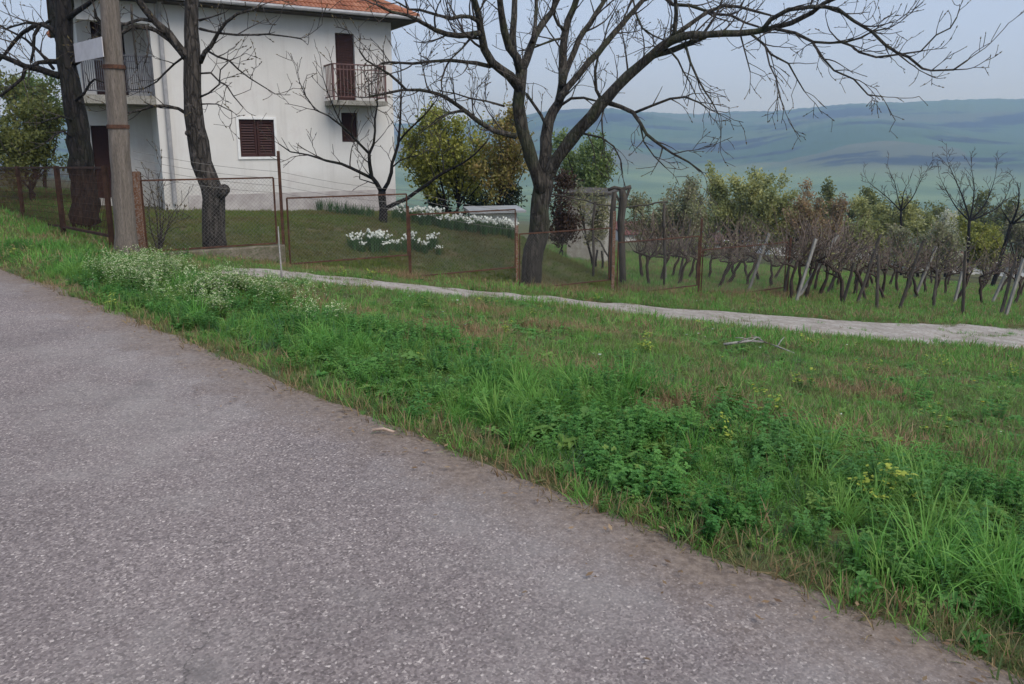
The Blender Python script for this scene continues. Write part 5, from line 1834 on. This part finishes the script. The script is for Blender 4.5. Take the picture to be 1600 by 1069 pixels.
rag2 = lambda x, y: (vnoise(x, y, 2.3, 15) - .5) * .3
x, y, d, r_ = verge(330000)
lush = smooth(2.1, 1.25, d + (vnoise(x, y, .9, 12) - .5) * 1.2)
k = smooth(-.08, .08, d + rag2(x, y) * .5) * np.maximum(lush, .07 + .3 * smooth(.62, .8, vnoise(x, y, .8, 20))) * np.clip((4.2 / r_) ** 1.1, 0, 1)
xx, yy = thin(x, y, k)
dd = roadd(xx, yy)
sc = (0.34 + .62 * vnoise(xx, yy, 1.9, 13) ** 1.2) * (.5 + .5 * smooth(.05, .45, dd)) * rng.uniform(.75, 1.25, len(xx)) * (.55 + .45 * smooth(2.4, 1.4, dd))
scatter('verge_grass', 'lush green grass growing along the edge of the road', 'grass', xx, yy, sc, C_lush)
print('lush', len(xx))
x, y, d, r_ = verge(120000)
k = smooth(.05, .3, d) * smooth(2.1, 1.3, d) * smooth(.5, .78, vnoise(x, y, 1.6, 14)) * np.clip((4 / r_) ** 1.1, 0, 1) * .32
xx, yy = thin(x, y, k)
scatter('long_grass', 'long arching grass tufts rising from the road verge', 'grass', xx, yy, rng.uniform(.45, .85, len(xx)), C_long)
x, y, d, r_ = verge(200000)
k = smooth(.05, .35, d + rag2(x, y)) * (smooth(2.1, 1.2, d) * (smooth(.55, .8, vnoise(x, y, 2.6, 16)) + .18) + .06 * smooth(.66, .8, vnoise(x, y, .7, 26))) * np.clip((4.2 / r_) ** 1.1, 0, 1) * .95
xx, yy = thin(x, y, k)
scatter('leafy_weeds', 'broad-leaved green weeds mixed into the verge grass', 'weeds', xx, yy, rng.uniform(.5, 1.0, len(xx)), C_weed)
print('weeds', len(xx))
x, y, d, r_ = verge(330000)
bare_ = np.maximum(smooth(.60, .74, vnoise(x, y, .9, 50)) * smooth(1.6, 2.0, d) * smooth(5.5, 3.5, d), np.exp(-((d - 2.1 - (vnoise(x, y, .5, 30) - .5) * 1.2) / .4) ** 2) * smooth(.35, .6, vnoise(x, y, .9, 19)))
k = (1 - .8 * bare_) * (smooth(1.0, 1.9, d) + .8 * smooth(.3, .0, d) * smooth(-.08, .0, d)) * (.35 + .65 * smooth(.3, .6, vnoise(x, y, 1.0, 17))) * np.clip((5 / r_), 0, 1) * .62
xx, yy = thin(x, y, k)
scatter('short_grass', 'short patchy grass between the verge and the dirt track', 'grass', xx, yy, rng.uniform(.7, 1.35, len(xx)), C_short)
print('short', len(xx))
x, y, d, r_ = verge(150000)
k = (smooth(.9, 2.0, d) * smooth(.5, .7, vnoise(x, y, .8, 18)) * .4 + .12) * smooth(-.05, .15, d) * np.clip((5 / r_), 0, 1)
xx, yy = thin(x, y, k)
scatter('clover', 'low clover and rosettes in the short grass', 'clover', xx, yy, rng.uniform(.45, .9, len(xx)), C_clov)
x, y, d, r_ = verge(260000)
s, e = fence_se(x, y)
strip = np.exp(-((d - 2.1 - (vnoise(x, y, .5, 30) - .5) * 1.2) / .45) ** 2)
k = (strip * smooth(.35, .6, vnoise(x, y, .9, 19)) * 1.0 + .9 * smooth(.58, .70, vnoise(x, y, .9, 50)) * smooth(1.6, 2.0, d) * smooth(6, 4, d) + .6 * smooth(-1.4, -.2, e) * (d > 3) + .22 * smooth(.55, .75, vnoise(x, y, 1.3, 19)) * smooth(1.8, 2.4, d) + .3 * smooth(.3, .05, d)) * np.clip((5 / r_), 0, 1) * 1.0
xx, yy = thin(x, y, k)
scatter('dry_grass', 'dead straw-coloured grass lying in patches on the verge', 'grass', xx, yy, rng.uniform(.8, 1.5, len(xx)), C_dry)
x, y = field(60000, -7, 12, 13, 24)
s, e = fence_se(x, y)
k = (e > -1.3) & (e < 1.0) & (s > 4.2) & (s < 17) & ~on_track(x, y, .05)
x, y = x[k], y[k]
x, y = thin(x, y, .75 * smooth(.35, .6, vnoise(x, y, .7, 52)) * np.exp(-((fence_se(x, y)[1] + .1) / .6) ** 2))
scatter('straw_grass', 'bleached straw grass standing along the foot of the mesh fence', 'grass', x, y, rng.uniform(1.2, 2.4, len(x)), C_dry)
# white-flowering weeds along the upper verge
x, y, d, r_ = verge(240000)
u_ = RU[0] * (x - RE[0]) + RU[1] * (y - RE[1])
k = np.exp(-((d - 1.15) / .42) ** 2) * (smooth(6.0, 7.2, u_ + (vnoise(x, y, 1.5, 40) - .5) * 1.5) + .1 * smooth(4.8, 6, u_)) * smooth(10.6, 8.8, u_) * smooth(.3, .65, vnoise(x, y, 1.6, 41)) * .6
xx, yy = thin(x, y, k)
scatter('white_wildflowers', 'patch of white-flowering weeds on the upper road verge', 'wildflowers', xx, yy, rng.uniform(.7, 1.15, len(xx)), C_white)
print('white', len(xx))
x, y, d, r_ = verge(60000)
k = smooth(.3, .8, d) * smooth(.62, .8, vnoise(x, y, 1.4, 44)) * .035 * np.clip(5 / r_, 0, 1) + .001
xx, yy = thin(x, y, k)
scatter('yellow_green_spurge', 'yellow-green spurge heads dotted through the verge', 'wildflowers', xx, yy, rng.uniform(.6, 1.2, len(xx)), C_spurge)
x, y, d, r_ = verge(40000)
xx, yy = thin(x, y, .02 * smooth(1.2, 2.5, d))
scatter('daisies', 'tiny white and yellow flowers in the short grass', 'wildflowers', xx, yy, rng.uniform(.7, 1.2, len(xx)), C_daisy)
x, y = field(60000, -5, 14, 9, 18)
k = on_track(x, y, .12)
x, y = x[k], y[k]
t1 = np.interp(x, B1[:, 0], B1[:, 1]); t2 = np.interp(x, T1[:, 0], T1[:, 1])
w_ = (y - t1) / np.maximum(.05, t2 - t1)
k = (np.exp(-((w_ - .5) / .09) ** 2) * .5 + smooth(.22, .0, w_) * .8 + smooth(.78, 1.0, w_) * .8) * smooth(.35, .6, vnoise(x, y, 1.6, 60)) * .5
x, y = thin(x, y, k)
scatter('track_grass', 'sparse grass creeping in along the ruts of the dirt track', 'grass', x, y, rng.uniform(.5, 1.1, len(x)), C_short, .02)
# garden lawn
x, y = field(60000, -16, 6, 12.5, 30)
s, e = fence_se(x, y)
k = (e > .1) & (e < 8.2) & (s > -1.5) & (s < 12)
x, y = x[k], y[k]
x, y = thin(x, y, .8)
scatter('lawn', 'mown olive-green lawn in front of the house', 'grass', x, y, rng.uniform(.7, 1.3, len(x)), C_lawn)
print('lawn', len(x))
# meadow under the vines and beyond, and the strip beside the road fence
x, y = field(120000, -22, 34, 10, 42)
s, e = fence_se(x, y)
d = roadd(x, y)
k = ((e > .2) & ((s > 11.5) | (e > 14)) | ((e <= .25) & (y > 10) & (d > 3) & (s > 5)) | ((s < -.6) & (d > .2))) & ~on_track(x, y, 0) & (d > .1)
x, y = x[k], y[k]
x, y = thin(x, y, np.clip(17 / np.hypot(x, y), 0, 1) * .9)
scatter('meadow_grass', 'rough green grass under the vines and along the fence', 'grass', x, y, rng.uniform(.6, 1.25, len(x)), C_far)
print('meadow', len(x))

# ------------------------------------------------------------------ litter on the road and in the grass
def stick(name, pts, rad, label, mat, cat='stick', kids=0):
    P_ = [hit(*p) + np.array([0, 0, h]) for p, h in pts]
    for p in P_:
        if roadd(p[0], p[1]) < 0:
            p[2] += .035
    c = P_[0].copy()
    o = MB()
    o.tube([p - c for p in P_], [rad * (1 - .5 * i / len(P_)) for i in range(len(P_))], 6)
    r = random.Random(len(name))
    for k in range(kids):
        i = r.randrange(1, len(P_) - 1)
        d = np.array([r.gauss(0, 1), r.gauss(0, 1), abs(r.gauss(0, .5))]); d /= np.linalg.norm(d)
        q0 = P_[i] - c
        o.tube([q0, q0 + d * .15, q0 + d * .28 + np.array([0, 0, -.03])], [rad * .5, rad * .4, rad * .2], 5)
    ob = o.build(name, mat, None, True)
    ob.location = tuple(c)
    tag(ob, label, cat)


M['pale_wood'] = simple('pale_wood', (0.34, 0.24, 0.18), (0.48, 0.36, 0.28), 14, 0.9)
stick('wood_splinter', [((582, 681), .0), ((600, 680), .004), ((616, 684), .0)], .010, 'pale wood splinter lying on the asphalt near the grass edge', M['pale_wood'])
stick('fallen_branch', [((1130, 546), .06), ((1150, 548), .10), ((1172, 546), .11), ((1192, 545), .10), ((1214, 551), .08), ((1240, 558), .05)], .018, 'thin grey fallen branch lying across the short grass', M['stake_light'], 'branch', 5)
stick('dry_stalk', [((441, 448), 0), ((441, 448), .25), ((440, 446), .55), ((440, 445), .8)], .014, 'upright pale stick standing in the grass before the fence post', M['stake_light'])
o = MB()
rl = random.Random(5)
cnt = 0
while cnt < 420:
    u = rl.uniform(-1.5, 11); w_ = abs(rl.gauss(0, .28))
    p = RE + RU * u - RN * (w_ + .03)
    s_ = rl.uniform(.008, .022)
    a = rl.uniform(0, 6.28)
    d1 = np.array([math.cos(a), math.sin(a), rl.uniform(-.2, .3)]) * s_
    d2 = np.array([-math.sin(a), math.cos(a), rl.uniform(-.2, .3)]) * s_ * .45
    c = np.array([p[0], p[1], .028 + rl.uniform(0, .008)])
    o.add([c - d1, c + d2, c + d1, c - d2], [(0, 1, 2, 3)])
    cnt += 1
tag(o.build('dead_leaves', leaf_mat('dead_leaf', [(0.12, 0.07, 0.04), (0.22, 0.14, 0.08), (0.3, 0.22, 0.14)], .1, per='island')), 'dead brown leaf crumbs scattered along the asphalt edge', 'leaves', kind='stuff')

# ------------------------------------------------------------------ haze
o = MB()
o.box(-3420, 3420, -400, 3420, -140, 165)
hz = o.build('haze')
tag(hz, kind='stuff')
hm = bpy.data.materials.new('haze')
hm.use_nodes = True
nt = hm.node_tree
for n in list(nt.nodes):
    nt.nodes.remove(n)
pv = nt.nodes.new('ShaderNodeVolumePrincipled')
pv.inputs['Color'].default_value = (0.36, 0.60, 1.0, 1)
pv.inputs['Absorption Color'].default_value = (1, 1, 1, 1)
pv.inputs['Density'].default_value = 0.00043
pv.inputs['Anisotropy'].default_value = 0.2
ou = nt.nodes.new('ShaderNodeOutputMaterial')
nt.links.new(pv.outputs[0], ou.inputs['Volume'])
hz.data.materials.append(hm)

tot = sum(sum(len(p.vertices) - 2 for p in o.data.polygons) for o in COL.objects if o.type == 'MESH')
print('triangles', tot)
